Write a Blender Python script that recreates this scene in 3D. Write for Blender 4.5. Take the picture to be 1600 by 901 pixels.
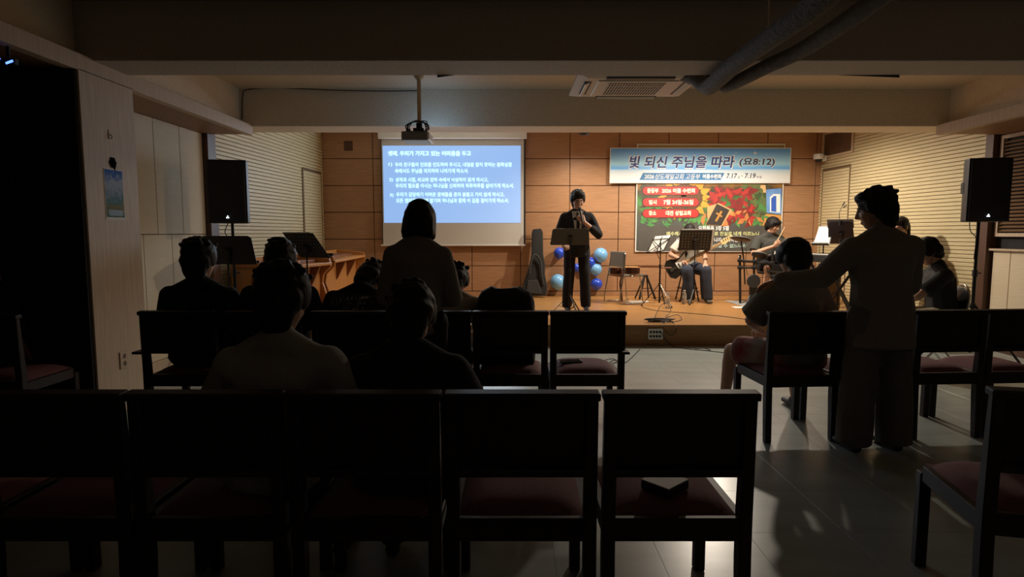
import bpy, bmesh, math, random
import numpy as np
from mathutils import Vector, Matrix, Euler
from mathutils.bvhtree import BVHTree
for o in list(bpy.data.objects): bpy.data.objects.remove(o, do_unlink=True)
S = bpy.context.scene
COL = S.collection
PI = math.pi
R = math.radians
random.seed(7); np.random.seed(7)
V3 = Vector

# ------------------------------------------------------------------ camera
F, H = 940.0, 1.37                       # focal length in pixels of a 1600 px wide frame, camera height
PITCH = math.atan((450.5 - 364) / F)
cam = bpy.data.cameras.new('camera'); cam.sensor_width = 36; cam.lens = F / 1600 * 36
cam.clip_start = 0.05; cam.clip_end = 60
camo = bpy.data.objects.new('camera', cam); COL.objects.link(camo)
camo.location = (0, 0, H); camo.rotation_euler = (PI / 2 - PITCH, 0, 0)
S.camera = camo
cP, sP = math.cos(PITCH), math.sin(PITCH)
def ray(px, py):
    u = (px - 800) / F; v = -(py - 450.5) / F
    return (u, cP + v * sP, -sP + v * cP)
def at(px, py, Y):
    r = ray(px, py); t = Y / r[1]; return V3((r[0] * t, Y, H + r[2] * t))
def atz(px, py, Z):
    r = ray(px, py); t = (Z - H) / r[2]; return V3((r[0] * t, r[1] * t, Z))
def atx(px, py, X):
    r = ray(px, py); t = X / r[0]; return V3((X, r[1] * t, H + r[2] * t))

# ------------------------------------------------------------------ world and light
w = bpy.data.worlds.new('world'); S.world = w; w.use_nodes = True
w.node_tree.nodes['Background'].inputs[0].default_value = (0.01, 0.012, 0.02, 1)
w.node_tree.nodes['Background'].inputs[1].default_value = 0.05
S.view_settings.view_transform = 'Standard'; S.view_settings.look = 'None'
S.view_settings.gamma = 1.0; S.view_settings.use_curve_mapping = False
S.view_settings.exposure = 0.0
WARM = (1.0, 0.87, 0.71)
SCREEN_FILL = 42.0                       # added area light at the slide, boosting its glow on the left walls
STAGE_LAMPS = [                          # x, y, z, watts, beam angle, softness: the row of ceiling downlights above the stage
    (1.15, 9.80, 2.95, 125, 158, 1.0), (3.0, 8.85, 2.98, 375, 178, 0.5), (4.30, 9.05, 2.98, 70, 178, 0.6)]
HALL_FILL = 1.6                          # added fill light behind the camera, lifting the backs of people
PROJ_GLOW = 2.6
SLIDE = 1.0

# ------------------------------------------------------------------ materials
MATS = {}
def mat(name, col, rough=0.6, var=0.0, scale=8.0, stretch=None, bump=0.0, metal=0.0, spec=0.5, emit=None, estr=0.0, alpha=None, col2=None, detail=4.0, trans=0.0, coat=0.0, aniso=None):
    if name in MATS: return MATS[name]
    m = bpy.data.materials.new(name); m.use_nodes = True
    nt = m.node_tree; b = nt.nodes['Principled BSDF']
    b.inputs['Base Color'].default_value = (*col, 1)
    b.inputs['Roughness'].default_value = rough
    b.inputs['Metallic'].default_value = metal
    b.inputs['Specular IOR Level'].default_value = spec
    b.inputs['Transmission Weight'].default_value = trans
    b.inputs['Coat Weight'].default_value = coat
    if emit:
        b.inputs['Emission Color'].default_value = (*emit, 1); b.inputs['Emission Strength'].default_value = estr
    if var > 0 or bump > 0 or col2:
        tc = nt.nodes.new('ShaderNodeTexCoord'); mp = nt.nodes.new('ShaderNodeMapping')
        nt.links.new(tc.outputs['Object'], mp.inputs['Vector'])
        if stretch: mp.inputs['Scale'].default_value = stretch
        n = nt.nodes.new('ShaderNodeTexNoise'); n.inputs['Scale'].default_value = scale; n.inputs['Detail'].default_value = detail
        nt.links.new(mp.outputs['Vector'], n.inputs['Vector'])
        if var > 0 or col2:
            cr = nt.nodes.new('ShaderNodeValToRGB')
            c2 = col2 if col2 else tuple(min(1, c * (1 + var)) for c in col)
            c1 = tuple(c * (1 - var) for c in col) if var > 0 else col
            cr.color_ramp.elements[0].position = 0.3; cr.color_ramp.elements[1].position = 0.7
            cr.color_ramp.elements[0].color = (*c1, 1); cr.color_ramp.elements[1].color = (*c2, 1)
            nt.links.new(n.outputs['Fac'], cr.inputs['Fac']); nt.links.new(cr.outputs['Color'], b.inputs['Base Color'])
        if bump > 0:
            bp = nt.nodes.new('ShaderNodeBump'); bp.inputs['Strength'].default_value = bump; bp.inputs['Distance'].default_value = 0.01
            nt.links.new(n.outputs['Fac'], bp.inputs['Height']); nt.links.new(bp.outputs['Normal'], b.inputs['Normal'])
    MATS[name] = m
    return m
def ramp_print(name, stops, axis=2, noise=0.0, nscale=3.0, rough=0.45, stretch=None):
    """flat print: colours along one generated axis, distorted by noise"""
    m = bpy.data.materials.new(name); m.use_nodes = True
    nt = m.node_tree; b = nt.nodes['Principled BSDF']; b.inputs['Roughness'].default_value = rough
    tc = nt.nodes.new('ShaderNodeTexCoord'); sx = nt.nodes.new('ShaderNodeSeparateXYZ')
    nt.links.new(tc.outputs['Generated'], sx.inputs[0])
    src = sx.outputs[axis]
    if noise:
        n = nt.nodes.new('ShaderNodeTexNoise'); n.inputs['Scale'].default_value = nscale; n.inputs['Detail'].default_value = 5
        mp = nt.nodes.new('ShaderNodeMapping'); mp.inputs['Scale'].default_value = stretch or (1, 1, 1)
        nt.links.new(tc.outputs['Object'], mp.inputs['Vector']); nt.links.new(mp.outputs['Vector'], n.inputs['Vector'])
        mm = nt.nodes.new('ShaderNodeMath'); mm.operation = 'MULTIPLY_ADD'; mm.inputs[1].default_value = noise; mm.inputs[2].default_value = -noise / 2
        nt.links.new(n.outputs['Fac'], mm.inputs[0])
        ad = nt.nodes.new('ShaderNodeMath'); ad.operation = 'ADD'; ad.use_clamp = True
        nt.links.new(src, ad.inputs[0]); nt.links.new(mm.outputs[0], ad.inputs[1]); src = ad.outputs[0]
    cr = nt.nodes.new('ShaderNodeValToRGB'); e = cr.color_ramp.elements
    while len(e) > 1: e.remove(e[-1])
    e[0].position = stops[0][0]; e[0].color = (*stops[0][1], 1)
    for p, c in stops[1:]:
        q = e.new(p); q.color = (*c, 1)
    nt.links.new(src, cr.inputs['Fac']); nt.links.new(cr.outputs['Color'], b.inputs['Base Color'])
    return m

M = dict(
    panel=mat('wood_panel', (0.40, 0.215, 0.11), 0.42, var=0.16, scale=3, stretch=(1.2, 1, 22), detail=6),
    groove=mat('dark_groove', (0.05, 0.025, 0.015), 0.8),
    brown=mat('brown_wood', (0.09, 0.04, 0.022), 0.5, var=0.25, scale=4, stretch=(20, 20, 1)),
    soffit=mat('soffit_wood', (0.30, 0.16, 0.085), 0.55, var=0.15, scale=4, stretch=(14, 1, 14)),
    pale=mat('pale_wood', (0.54, 0.41, 0.29), 0.6, var=0.12, scale=5, stretch=(16, 16, 0.8)),
    slat=mat('cream_slat', (0.58, 0.485, 0.28), 0.5, var=0.07, scale=5, stretch=(1, 1, 10)),
    slatback=mat('slat_backing', (0.16, 0.10, 0.05), 0.8),
    acoustic=mat('acoustic_panel', (0.68, 0.57, 0.40), 0.75, var=0.06, scale=4, stretch=(1, 1, 60), bump=0.25),
    louvre=mat('louvre_brown', (0.20, 0.115, 0.06), 0.55, var=0.1),
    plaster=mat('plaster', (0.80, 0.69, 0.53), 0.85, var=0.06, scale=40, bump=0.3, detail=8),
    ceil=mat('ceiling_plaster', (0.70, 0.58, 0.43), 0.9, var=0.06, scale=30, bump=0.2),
    beam=mat('beam_plaster', (0.48, 0.42, 0.35), 0.85, var=0.08, scale=50, bump=0.35, detail=8),
    floor=mat('floor_vinyl', (0.33, 0.37, 0.35), 0.3, var=0.14, scale=2.2, stretch=(1, 3, 1), bump=0.05, detail=8),
    joint=mat('floor_joint', (0.36, 0.38, 0.35), 0.3),
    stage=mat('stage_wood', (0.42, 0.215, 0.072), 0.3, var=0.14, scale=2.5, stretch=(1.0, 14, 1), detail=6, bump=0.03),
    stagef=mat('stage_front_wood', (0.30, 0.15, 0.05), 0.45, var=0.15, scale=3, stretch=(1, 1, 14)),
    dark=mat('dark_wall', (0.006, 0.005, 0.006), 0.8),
    chairw=mat('dark_stained_wood', (0.022, 0.012, 0.010), 0.5, spec=0.35, var=0.3, scale=6, stretch=(8, 8, 1)),
    cushion=mat('maroon_cushion', (0.16, 0.058, 0.062), 0.9, var=0.18, scale=220, bump=0.25),
    black=mat('black_plastic', (0.012, 0.012, 0.013), 0.45),
    blackm=mat('black_metal', (0.012, 0.012, 0.013), 0.3, metal=0.3),
    grille=mat('speaker_grille', (0.010, 0.010, 0.012), 0.6, bump=0.6, scale=400),
    chrome=mat('chrome', (0.55, 0.55, 0.53), 0.22, metal=1.0),
    grey=mat('grey_plastic', (0.2, 0.2, 0.2), 0.5),
    white=mat('white_plastic', (0.72, 0.70, 0.66), 0.45),
    acwhite=mat('cassette_white', (0.60, 0.55, 0.49), 0.45),
    acdark=mat('cassette_dark', (0.03, 0.03, 0.032), 0.6),
    paper=mat('paper', (0.78, 0.77, 0.72), 0.8),
    screen=mat('screen_fabric', (0.62, 0.60, 0.56), 0.85),
    slide=mat('projected_slide', (0.3, 0.35, 0.4), 0.9, emit=(0.215, 0.42, 0.80), estr=SLIDE),
    slidetext=mat('projected_text', (0.6, 0.6, 0.6), 0.9, emit=(0.55, 0.98, 1.0), estr=1.1 * SLIDE),
    pipe=mat('pipe_insulation', (0.13, 0.115, 0.10), 0.85, var=0.25, scale=30, bump=0.6),
    rod=mat('cream_pole', (0.50, 0.39, 0.26), 0.5),
    skin=mat('skin', (0.52, 0.29, 0.19), 0.55),
    hair=mat('black_hair', (0.010, 0.008, 0.008), 0.6, spec=0.25, bump=0.4, scale=60, stretch=(1, 1, 0.25)),
    sole=mat('shoe_dark', (0.02, 0.02, 0.022), 0.6),
    orange=mat('orange_wood', (0.48, 0.20, 0.05), 0.4, var=0.15, scale=4, stretch=(12, 12, 1)),
    redwood=mat('red_brown_wood', (0.20, 0.075, 0.03), 0.4, var=0.2, scale=4, stretch=(12, 12, 1)),
    bottle=mat('clear_plastic', (0.9, 0.93, 0.95), 0.08, trans=0.92),
    water=mat('label_blue', (0.25, 0.45, 0.8), 0.5),
    lampface=mat('lamp_face', (1, 0.8, 0.5), 0.5, emit=(1.0, 0.72, 0.40), estr=6),
    led=mat('led_white', (1, 1, 1), 0.5, emit=(0.8, 0.9, 1.0), estr=2.5),
    ledblue=mat('led_blue', (0.1, 0.2, 1), 0.5, emit=(0.10, 0.22, 1.0), estr=3),
    cable=mat('cable_black', (0.015, 0.015, 0.016), 0.5),
)
def cloth(name, col, var=0.08): return mat('cloth_' + name, col, 0.92, var=var, scale=120, bump=0.18)

# ------------------------------------------------------------------ mesh helpers
class MB:
    def __init__(self): self.v = []; self.f = []
    def add(self, vs, fs):
        n = len(self.v); self.v += [tuple(p) for p in vs]; self.f += [tuple(i + n for i in f) for f in fs]; return self
    def box(self, c, s, rot=None):
        hx, hy, hz = s[0] / 2, s[1] / 2, s[2] / 2
        vs = [V3((x, y, z)) for x in (-hx, hx) for y in (-hy, hy) for z in (-hz, hz)]
        if rot is not None: vs = [rot @ p for p in vs]
        c = V3(c)
        return self.add([p + c for p in vs], [(0, 1, 3, 2), (4, 6, 7, 5), (0, 4, 5, 1), (2, 3, 7, 6), (0, 2, 6, 4), (1, 5, 7, 3)])
    def lohi(self, a, b):
        return self.box([(a[i] + b[i]) / 2 for i in range(3)], [abs(b[i] - a[i]) for i in range(3)])
    def bar(self, p, q, w, h, up=(0, 0, 1)):
        p, q = V3(p), V3(q); d = (q - p); L = d.length; d.normalize()
        u = V3(up); s = d.cross(u)
        if s.length < 1e-5: s = d.cross(V3((1, 0, 0)))
        s.normalize(); u = s.cross(d)
        rot = Matrix((s, d, u)).transposed()
        return self.box((p + q) / 2, (w, L, h), rot)
    def cyl(self, p, q, r1, r2=None, n=12, cap=True):
        r2 = r1 if r2 is None else r2
        p, q = V3(p), V3(q); d = (q - p).normalized()
        a = d.orthogonal().normalized(); b = d.cross(a)
        vs = []
        for c, r in ((p, r1), (q, r2)):
            for i in range(n):
                t = 2 * PI * i / n; vs.append(c + a * (r * math.cos(t)) + b * (r * math.sin(t)))
        fs = [(i, (i + 1) % n, n + (i + 1) % n, n + i) for i in range(n)]
        if cap: fs += [tuple(range(n - 1, -1, -1)), tuple(range(n, 2 * n))]
        return self.add(vs, fs)
    def tube(self, pts, r, n=8, closed=False):
        pts = [V3(p) for p in pts]; m = len(pts); vs = []; fs = []
        prev = None
        for i, p in enumerate(pts):
            if closed: d = pts[(i + 1) % m] - pts[i - 1]
            else: d = pts[min(i + 1, m - 1)] - pts[max(i - 1, 0)]
            d.normalize()
            a = d.orthogonal().normalized() if prev is None else (prev - d * prev.dot(d)).normalized()
            prev = a; b = d.cross(a)
            rr = r[i] if hasattr(r, '__len__') else r
            for k in range(n):
                t = 2 * PI * k / n; vs.append(p + a * (rr * math.cos(t)) + b * (rr * math.sin(t)))
        for i in range(m if closed else m - 1):
            j = (i + 1) % m
            for k in range(n):
                fs.append((i * n + k, i * n + (k + 1) % n, j * n + (k + 1) % n, j * n + k))
        if not closed: fs += [tuple(range(n - 1, -1, -1)), tuple((m - 1) * n + k for k in range(n))]
        return self.add(vs, fs)
    def sph(self, c, r, nu=16, nv=10, rot=None):
        r = (r, r, r) if not hasattr(r, '__len__') else r
        vs = []; fs = []
        for j in range(nv + 1):
            ph = PI * j / nv
            for i in range(nu):
                t = 2 * PI * i / nu
                p = V3((r[0] * math.sin(ph) * math.cos(t), r[1] * math.sin(ph) * math.sin(t), r[2] * math.cos(ph)))
                if rot is not None: p = rot @ p
                vs.append(p + V3(c))
        for j in range(nv):
            for i in range(nu):
                fs.append((j * nu + i, (j + 1) * nu + i, (j + 1) * nu + (i + 1) % nu, j * nu + (i + 1) % nu))
        return self.add(vs, fs)
    def lathe(self, prof, c=(0, 0, 0), n=20):
        vs = []; fs = []; m = len(prof)
        for r, z in prof:
            for i in range(n):
                t = 2 * PI * i / n; vs.append((c[0] + r * math.cos(t), c[1] + r * math.sin(t), c[2] + z))
        for j in range(m - 1):
            for i in range(n): fs.append((j * n + i, j * n + (i + 1) % n, (j + 1) * n + (i + 1) % n, (j + 1) * n + i))
        return self.add(vs, fs)
    def prism(self, poly, fn, lo, hi):
        """poly: 2d outline; fn(a,b,t) -> 3d; extruded t = lo..hi"""
        n = len(poly)
        vs = [fn(a, b, lo) for a, b in poly] + [fn(a, b, hi) for a, b in poly]
        fs = [tuple(range(n - 1, -1, -1)), tuple(range(n, 2 * n))] + [(i, (i + 1) % n, n + (i + 1) % n, n + i) for i in range(n)]
        return self.add(vs, fs)
    def quad(self, a, b, c, d): return self.add([a, b, c, d], [(0, 1, 2, 3)])
    def build(self, name, m, parent=None, smooth=False, bevel=0.0, seg=1, off=None):
        me = bpy.data.meshes.new(name)
        vs = self.v if off is None else [(p[0] - off[0], p[1] - off[1], p[2] - off[2]) for p in self.v]
        me.from_pydata(vs, [], self.f)
        bm = bmesh.new(); bm.from_mesh(me)
        bmesh.ops.remove_doubles(bm, verts=bm.verts, dist=1e-6)
        if bevel > 0: bmesh.ops.bevel(bm, geom=list(bm.edges), offset=bevel, segments=seg, affect='EDGES', profile=0.6, clamp_overlap=True)
        bmesh.ops.recalc_face_normals(bm, faces=bm.faces)
        bm.to_mesh(me); bm.free()
        return link(name, me, m, parent, smooth)
def link(name, me, m, parent=None, smooth=False):
    o = bpy.data.objects.new(name, me); COL.objects.link(o)
    if m is not None and me is not None and not me.materials: me.materials.append(m)
    if smooth:
        me.polygons.foreach_set('use_smooth', [True] * len(me.polygons))
        if smooth == 'auto':
            try: me.set_sharp_from_angle(angle=R(40))
            except Exception: pass
    if parent is not None: o.parent = parent
    return o
def tag(o, label, cat, group=None):
    o['label'] = label; o['category'] = cat
    if group: o['group'] = group
    return o
def thing(name, label, cat, loc=(0, 0, 0), rz=0.0, group=None):
    o = bpy.data.objects.new(name, None); COL.objects.link(o); o.empty_display_size = 0.1
    o.location = loc; o.rotation_euler = (0, 0, rz)
    return tag(o, label, cat, group)
def struct(o): o['kind'] = 'structure'; return o
def stuff(o): o['kind'] = 'stuff'; return o
def copy_tree(o, parent=None):
    c = o.copy(); COL.objects.link(c); c.parent = parent
    for ch in list(o.children): copy_tree(ch, c)
    return c
def catmull(pts, k=6):
    pts = [V3(p) for p in pts]; out = []
    P = [pts[0]] + pts + [pts[-1]]
    for i in range(1, len(P) - 2):
        a, b, c, d = P[i - 1], P[i], P[i + 1], P[i + 2]
        for j in range(k):
            t = j / k
            out.append(0.5 * ((2 * b) + (c - a) * t + (2 * a - 5 * b + 4 * c - d) * t * t + (3 * b - a - 3 * c + d) * t ** 3))
    out.append(pts[-1]); return out
TMP = bpy.data.scenes.new('workbench')
def eval_mesh(o):
    """mesh of an object with its modifiers, evaluated alone in a scratch scene"""
    TMP.collection.objects.link(o)
    with bpy.context.temp_override(scene=TMP, view_layer=TMP.view_layers[0]):
        dg = bpy.context.evaluated_depsgraph_get(); dg.update()
        me = bpy.data.meshes.new_from_object(o.evaluated_get(dg))
    bpy.data.objects.remove(o, do_unlink=True)
    return me
def text_mesh(s, bold=0.0, shear=0.0, res=2):
    c = bpy.data.curves.new('lettering', 'FONT'); c.body = s; c.size = 1; c.offset = bold; c.shear = shear; c.resolution_u = res; c.fill_mode = 'FRONT'
    o = bpy.data.objects.new('lettering', c)
    me = eval_mesh(o); bpy.data.curves.remove(c)
    return me
def embolden(me, r, n=8):
    """thicken flat lettering: copies of the glyphs stepped round a small circle"""
    bm = bmesh.new(); bm.from_mesh(me); base = list(bm.verts) + list(bm.edges) + list(bm.faces)
    for k in range(n):
        d = bmesh.ops.duplicate(bm, geom=base)
        vs = [g for g in d['geom'] if isinstance(g, bmesh.types.BMVert)]
        bmesh.ops.translate(bm, verts=vs, vec=(r * math.cos(2 * PI * k / n), r * math.sin(2 * PI * k / n), 0.00012 * (k + 1)))
    bm.to_mesh(me); bm.free(); return me
def text_fit(s, m, parent, off, x0, x1, zb, h, y, bold=0.0, shear=0.0, name='lettering', fitx=True):
    """lettering in the plane facing the audience: from x0 to x1, baseline box zb..zb+h (world), on plane y"""
    me = text_mesh(s, 0.0, shear)
    if bold > 0: embolden(me, bold * 0.8, 6 if bold < 0.04 else 10)
    co = np.empty(len(me.vertices) * 3); me.vertices.foreach_get('co', co); co = co.reshape(-1, 3)
    lo, hi = co.min(0), co.max(0)
    sz = h / max(1e-6, hi[1] - lo[1]); sx = (x1 - x0) / max(1e-6, hi[0] - lo[0]) if fitx else sz
    out = np.zeros_like(co)
    out[:, 0] = x0 + (co[:, 0] - lo[0]) * sx - off[0]; out[:, 1] = y - co[:, 2] - off[1]; out[:, 2] = zb + (co[:, 1] - lo[1]) * sz - off[2]
    me.vertices.foreach_set('co', out.ravel()); me.materials.clear(); me.update()
    return link(name, me, m, parent)

# ================================================================== the setting
SZ = 0.26                                   # stage height
YS, YB = 7.25, 10.7                         # stage edge, back wall
XL, XR = -3.53, 5.70
def sbox(name, a, b, m, parent=None, bevel=0.0):
    o = MB().lohi(a, b).build(name, m, parent, bevel=bevel)
    return o if parent is not None else struct(o)
floor = sbox('floor', (-4.8, -3.2, -0.1), (6.0, YS, -0.004), M['joint'])
tile_me = None
for i in range(-7, 11):
    for j in range(4, 17):
        x0, y0 = i * 0.45 + 0.18, j * 0.45 - 0.05
        if tile_me is None:
            t = MB().lohi((-0.2246, -0.2246, -0.004), (0.2246, 0.2246, 0.0)).build('floor_tile', M['floor'], floor, bevel=0.0006); tile_me = t.data
        else:
            t = link('floor_tile', tile_me, None, floor)
        t.location = (x0 + 0.225, y0 + 0.225, 0)
        if y0 + 0.45 > YS: t.scale = (1, (YS - y0) / 0.45 * 0.996, 1); t.location.y = (y0 + YS) / 2
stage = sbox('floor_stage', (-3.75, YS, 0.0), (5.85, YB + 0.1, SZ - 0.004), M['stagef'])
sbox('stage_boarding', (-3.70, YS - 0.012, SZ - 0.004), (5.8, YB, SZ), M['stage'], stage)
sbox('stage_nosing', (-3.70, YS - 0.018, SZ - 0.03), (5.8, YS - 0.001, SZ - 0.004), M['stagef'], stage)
ceiling = sbox('ceiling', (-4.8, -3.2, 3.0), (6.0, 7.2, 3.1), M['ceil'])
sbox('ceiling_stage', (-3.8, 7.2, 3.15), (5.9, 10.9, 3.25), M['ceil'])
sbox('wall_rear', (-4.8, -3.3, 0), (6.0, -3.2, 3.0), M['ceil'])
# back wall of wooden panels
wb = sbox('wall_back', (-3.7, YB, 0), (5.8, YB + 0.15, 3.2), M['groove'])
xs = [-3.32] + [1.014 + 0.862 * k for k in range(-4, 6)] + [5.42]; xs = sorted(set(round(x, 3) for x in xs if x <= 5.42))
zs = [0.34, 0.791, 1.263, 1.736, 2.199, 2.665, 3.14]
g = 0.006
for a, b in zip(xs[:-1], xs[1:]):
    if b - a < 0.05: continue
    for c, d in zip(zs[:-1], zs[1:]):
        me = MB().lohi((a + g, YB - 0.018, c + g), (b - g, YB + 0.002, d - g)).build('wood_panel', M['panel'], wb, bevel=0.002)
struct(MB().lohi((-3.33, YB - 0.024, SZ), (5.42, YB, 0.334)).build('baseboard_back', M['panel'], None, bevel=0.003))
sbox('wall_socket_cover', (-2.93, YB - 0.026, 2.80), (-2.78, YB - 0.016, 2.97), M['brown'], wb)

def slat_wall(name, p0, p1, z0, z1, pitch, gap, thick, m, mb_, sub='slat_boards', inward=1, yend=0.1):
    """a wall of horizontal slats between two plan points; inward: side the slats face"""
    p0, p1 = V3((p0[0], p0[1], 0)), V3((p1[0], p1[1], 0)); d = (p1 - p0); L = d.length; d.normalize()
    n = V3((-d.y, d.x, 0)) * inward
    rot = Matrix((d, n, V3((0, 0, 1)))).transposed()
    back = MB().box((p0 + p1) / 2 - n * 0.06 + V3((0, 0, (z0 + z1) / 2)), (L, 0.1, z1 - z0), rot).build(name, mb_)
    k = int((z1 - z0) / pitch); b = MB()
    for i in range(k):
        z = z0 + (i + 0.5) * pitch
        # each slat: a slightly chamfered board
        h = (pitch - gap) / 2
        prof = [(-0.011, -h), (thick - 0.003, -h), (thick, -h + 0.004), (thick, h - 0.004), (thick - 0.003, h), (-0.011, h)]
        b.prism(prof, lambda a, c, t, z=z: p0 + d * t + n * a + V3((0, 0, z + c)), 0.0, L)
    s = stuff(b.build(sub, m, back))
    return struct(back), d, n
wsl, dL, nL = slat_wall('wall_stage_left', (-3.56, 7.16), (-3.33, YB), SZ, 3.15, 0.05, 0.007, 0.012, M['slat'], M['slatback'], inward=-1)
wsr, dR, nR = slat_wall('wall_stage_right', (5.60, 7.20), (5.42, YB), SZ, 3.15, 0.05, 0.007, 0.012, M['slat'], M['slatback'], inward=1)
def flush_door(name, p0, d, n, a0, a1, z0, z1, gapside):
    """a concealed slatted door in a slat wall; a0..a1 along the wall from p0"""
    p0 = V3((p0[0], p0[1], 0))
    b = MB(); k = int((z1 - z0) / 0.05)
    for i in range(k):
        z = z0 + (i + 0.5) * 0.05
        prof = [(0.012, -0.0215), (0.022, -0.0215), (0.022, 0.0215), (0.012, 0.0215)]
        b.prism(prof, lambda a, c, t, z=z: p0 + d * t + n * a + V3((0, 0, z + c)), a0 + 0.012, a1 - 0.012)
    rot = Matrix((d, n, V3((0, 0, 1)))).transposed()
    lip = MB()
    for aa in (a0, a1): lip.box(p0 + d * aa + n * 0.012 + V3((0, 0, (z0 + z1) / 2)), (gapside if aa == a0 else 0.012, 0.024, z1 - z0), rot)
    lip.box(p0 + d * (a0 + a1) / 2 + n * 0.012 + V3((0, 0, z1)), (a1 - a0, 0.024, 0.012), rot)
    lip.box(p0 + d * (a0 + a1) / 2 + n * 0.009 + V3((0, 0, (z0 + z1) / 2)), (a1 - a0, 0.010, z1 - z0), rot)
    o = struct(lip.build(name, M['slatback']))
    stuff(b.build('slat_boards', M['slat'], o))
flush_door('door_1', (-3.56, 7.16), dL, nL, 2.66, 3.43, SZ + 0.02, 2.42, 0.05)
flush_door('door_2', (5.60, 7.20), dR, nR, 2.63, 3.40, SZ + 0.02, 2.47, 0.014)
# left hall wall: perforated acoustic panels, pillar, brown post, soffit
wl = sbox('wall_left', (XL - 0.15, 4.85, 0), (XL - 0.02, 7.2, 3.0), M['slatback'])
def ac_panel(y0, y1, z0, z1):
    b = MB().lohi((XL - 0.02, y0 + 0.004, z0 + 0.004), (XL, y1 - 0.004, z1 - 0.004)).build('acoustic_panel', M['acoustic'], wl, bevel=0.002)
for y0, y1 in ((4.85, 5.10), (5.10, 5.57), (5.57, 6.03), (6.03, 6.50), (6.50, 6.98)): ac_panel(y0, y1, 1.357, 2.5)
for y0, y1 in ((4.85, 5.31), (5.31, 5.78), (5.78, 6.265), (6.265, 6.72), (6.72, 6.98)): ac_panel(y0, y1, 0.10, 1.357)
sbox('baseboard_left', (XL - 0.01, 4.85, 0), (XL + 0.006, 6.98, 0.10), M['pale'])
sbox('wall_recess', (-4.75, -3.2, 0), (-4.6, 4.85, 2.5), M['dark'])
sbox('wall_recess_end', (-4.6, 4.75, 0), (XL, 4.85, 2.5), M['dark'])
sbox('dark_sheet', (-4.6, 4.225, 0), (-2.995, 4.248, 2.5), M['dark'])  # added black sheet that keeps the pillar's near side dark
sbox('trim_1', (XL, 4.25, 0), (-2.98, 4.85, 2.5), M['pale'], bevel=0.004)         # pale pillar
sbox('trim_2', (-3.64, 6.98, 0), (-3.47, 7.17, 2.6), M['brown'], bevel=0.004)      # brown post, left
sbox('trim_3', (-4.6, -3.2, 2.5), (-3.0, 7.05, 2.53), M['soffit'])                # left soffit underside
sbox('trim_4', (-3.06, -3.2, 2.488), (-2.98, 7.05, 2.605), M['pale'], bevel=0.003)  # left fascia
sbox('trim_5', (-4.6, -3.2, 2.53), (-3.10, 7.05, 3.0), M['plaster'])
# right hall wall
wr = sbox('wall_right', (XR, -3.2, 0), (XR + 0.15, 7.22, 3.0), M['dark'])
sbox('trim_6', (5.585, 7.10, SZ * 0), (5.78, 7.22, 3.0), M['brown'], bevel=0.004)
sbox('trim_7', (5.60, 7.22, 0.0), (5.66, 7.26, 3.0), M['pale'])
for y0, y1 in ((4.4, 5.6), (5.6, 6.81), (6.81, 7.06)):
    MB().lohi((XR - 0.06, y0 + 0.004, 0.08), (XR + 0.01, y1 - 0.004, 1.165)).build('acoustic_panel', M['acoustic'], wr, bevel=0.002)
sbox('baseboard_right', (XR - 0.07, -3.2, 0), (XR - 0.002, 7.08, 0.08), M['brown'])
sbox('trim_8', (XR - 0.10, 4.4, 1.166), (XR - 0.001, 7.08, 1.19), M['pale'], bevel=0.003)
lf = MB()
for z in np.arange(1.40, 2.44, 0.042): lf.box((XR - 0.02, 6.3, z), (0.035, 1.48, 0.012), Euler((0, R(-32), 0)).to_matrix())
louv = MB()
for a, b in (((XR - 0.05, 5.5, 1.33), (XR - 0.001, 7.08, 1.37)), ((XR - 0.05, 5.5, 2.45), (XR - 0.001, 7.08, 2.49)), ((XR - 0.05, 7.04, 1.37), (XR - 0.001, 7.08, 2.45)), ((XR - 0.05, 5.5, 1.37), (XR - 0.001, 5.54, 2.45))): louv.lohi(a, b)
wn = struct(louv.build('window_1', M['pale'])); stuff(lf.build('louvre_slats', M['louvre'], wn))
sbox('trim_9', (4.89, -3.2, 2.5), (5.7, 7.05, 2.53), M['soffit'])
sbox('trim_10', (4.87, -3.2, 2.488), (4.95, 7.05, 2.605), M['pale'], bevel=0.003)
sbox('trim_11', (4.99, -3.2, 2.53), (5.75, 7.05, 3.0), M['plaster'])
# ceiling beams
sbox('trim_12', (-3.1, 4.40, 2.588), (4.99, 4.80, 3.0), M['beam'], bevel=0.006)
sbox('trim_13', (-3.7, 7.02, 2.585), (5.75, 7.45, 3.16), M['plaster'], bevel=0.006)
# ventilation grille in the right stage wall
vg = thing('vent_grille', 'brown louvred ventilation grille high on the right slatted stage wall', 'vent', (5.44, 10.19, 2.67))
rot = Matrix((dR, nR, V3((0, 0, 1)))).transposed()
fr = MB()
for c, s in (((0, 0.02, 0.0), (0.86, 0.03, 0.035)), ((0, 0.02, 0.40), (0.86, 0.03, 0.035)), ((-0.41, 0.02, 0.2), (0.035, 0.03, 0.40)), ((0.41, 0.02, 0.2), (0.035, 0.03, 0.40))):
    fr.box(rot @ V3(c), s, rot)
fr.build('frame', M['pale'], vg, bevel=0.003)
bl = MB()
for k in range(13): bl.box(rot @ V3((0, 0.018, 0.03 + k * 0.028)), (0.79, 0.026, 0.005), rot @ Euler((R(35), 0, 0)).to_matrix())
stuff(bl.build('blades', M['louvre'], vg)); MB().box(rot @ V3((0, 0.006, 0.2)), (0.79, 0.004, 0.38), rot).build('backing', M['groove'], vg)
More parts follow.
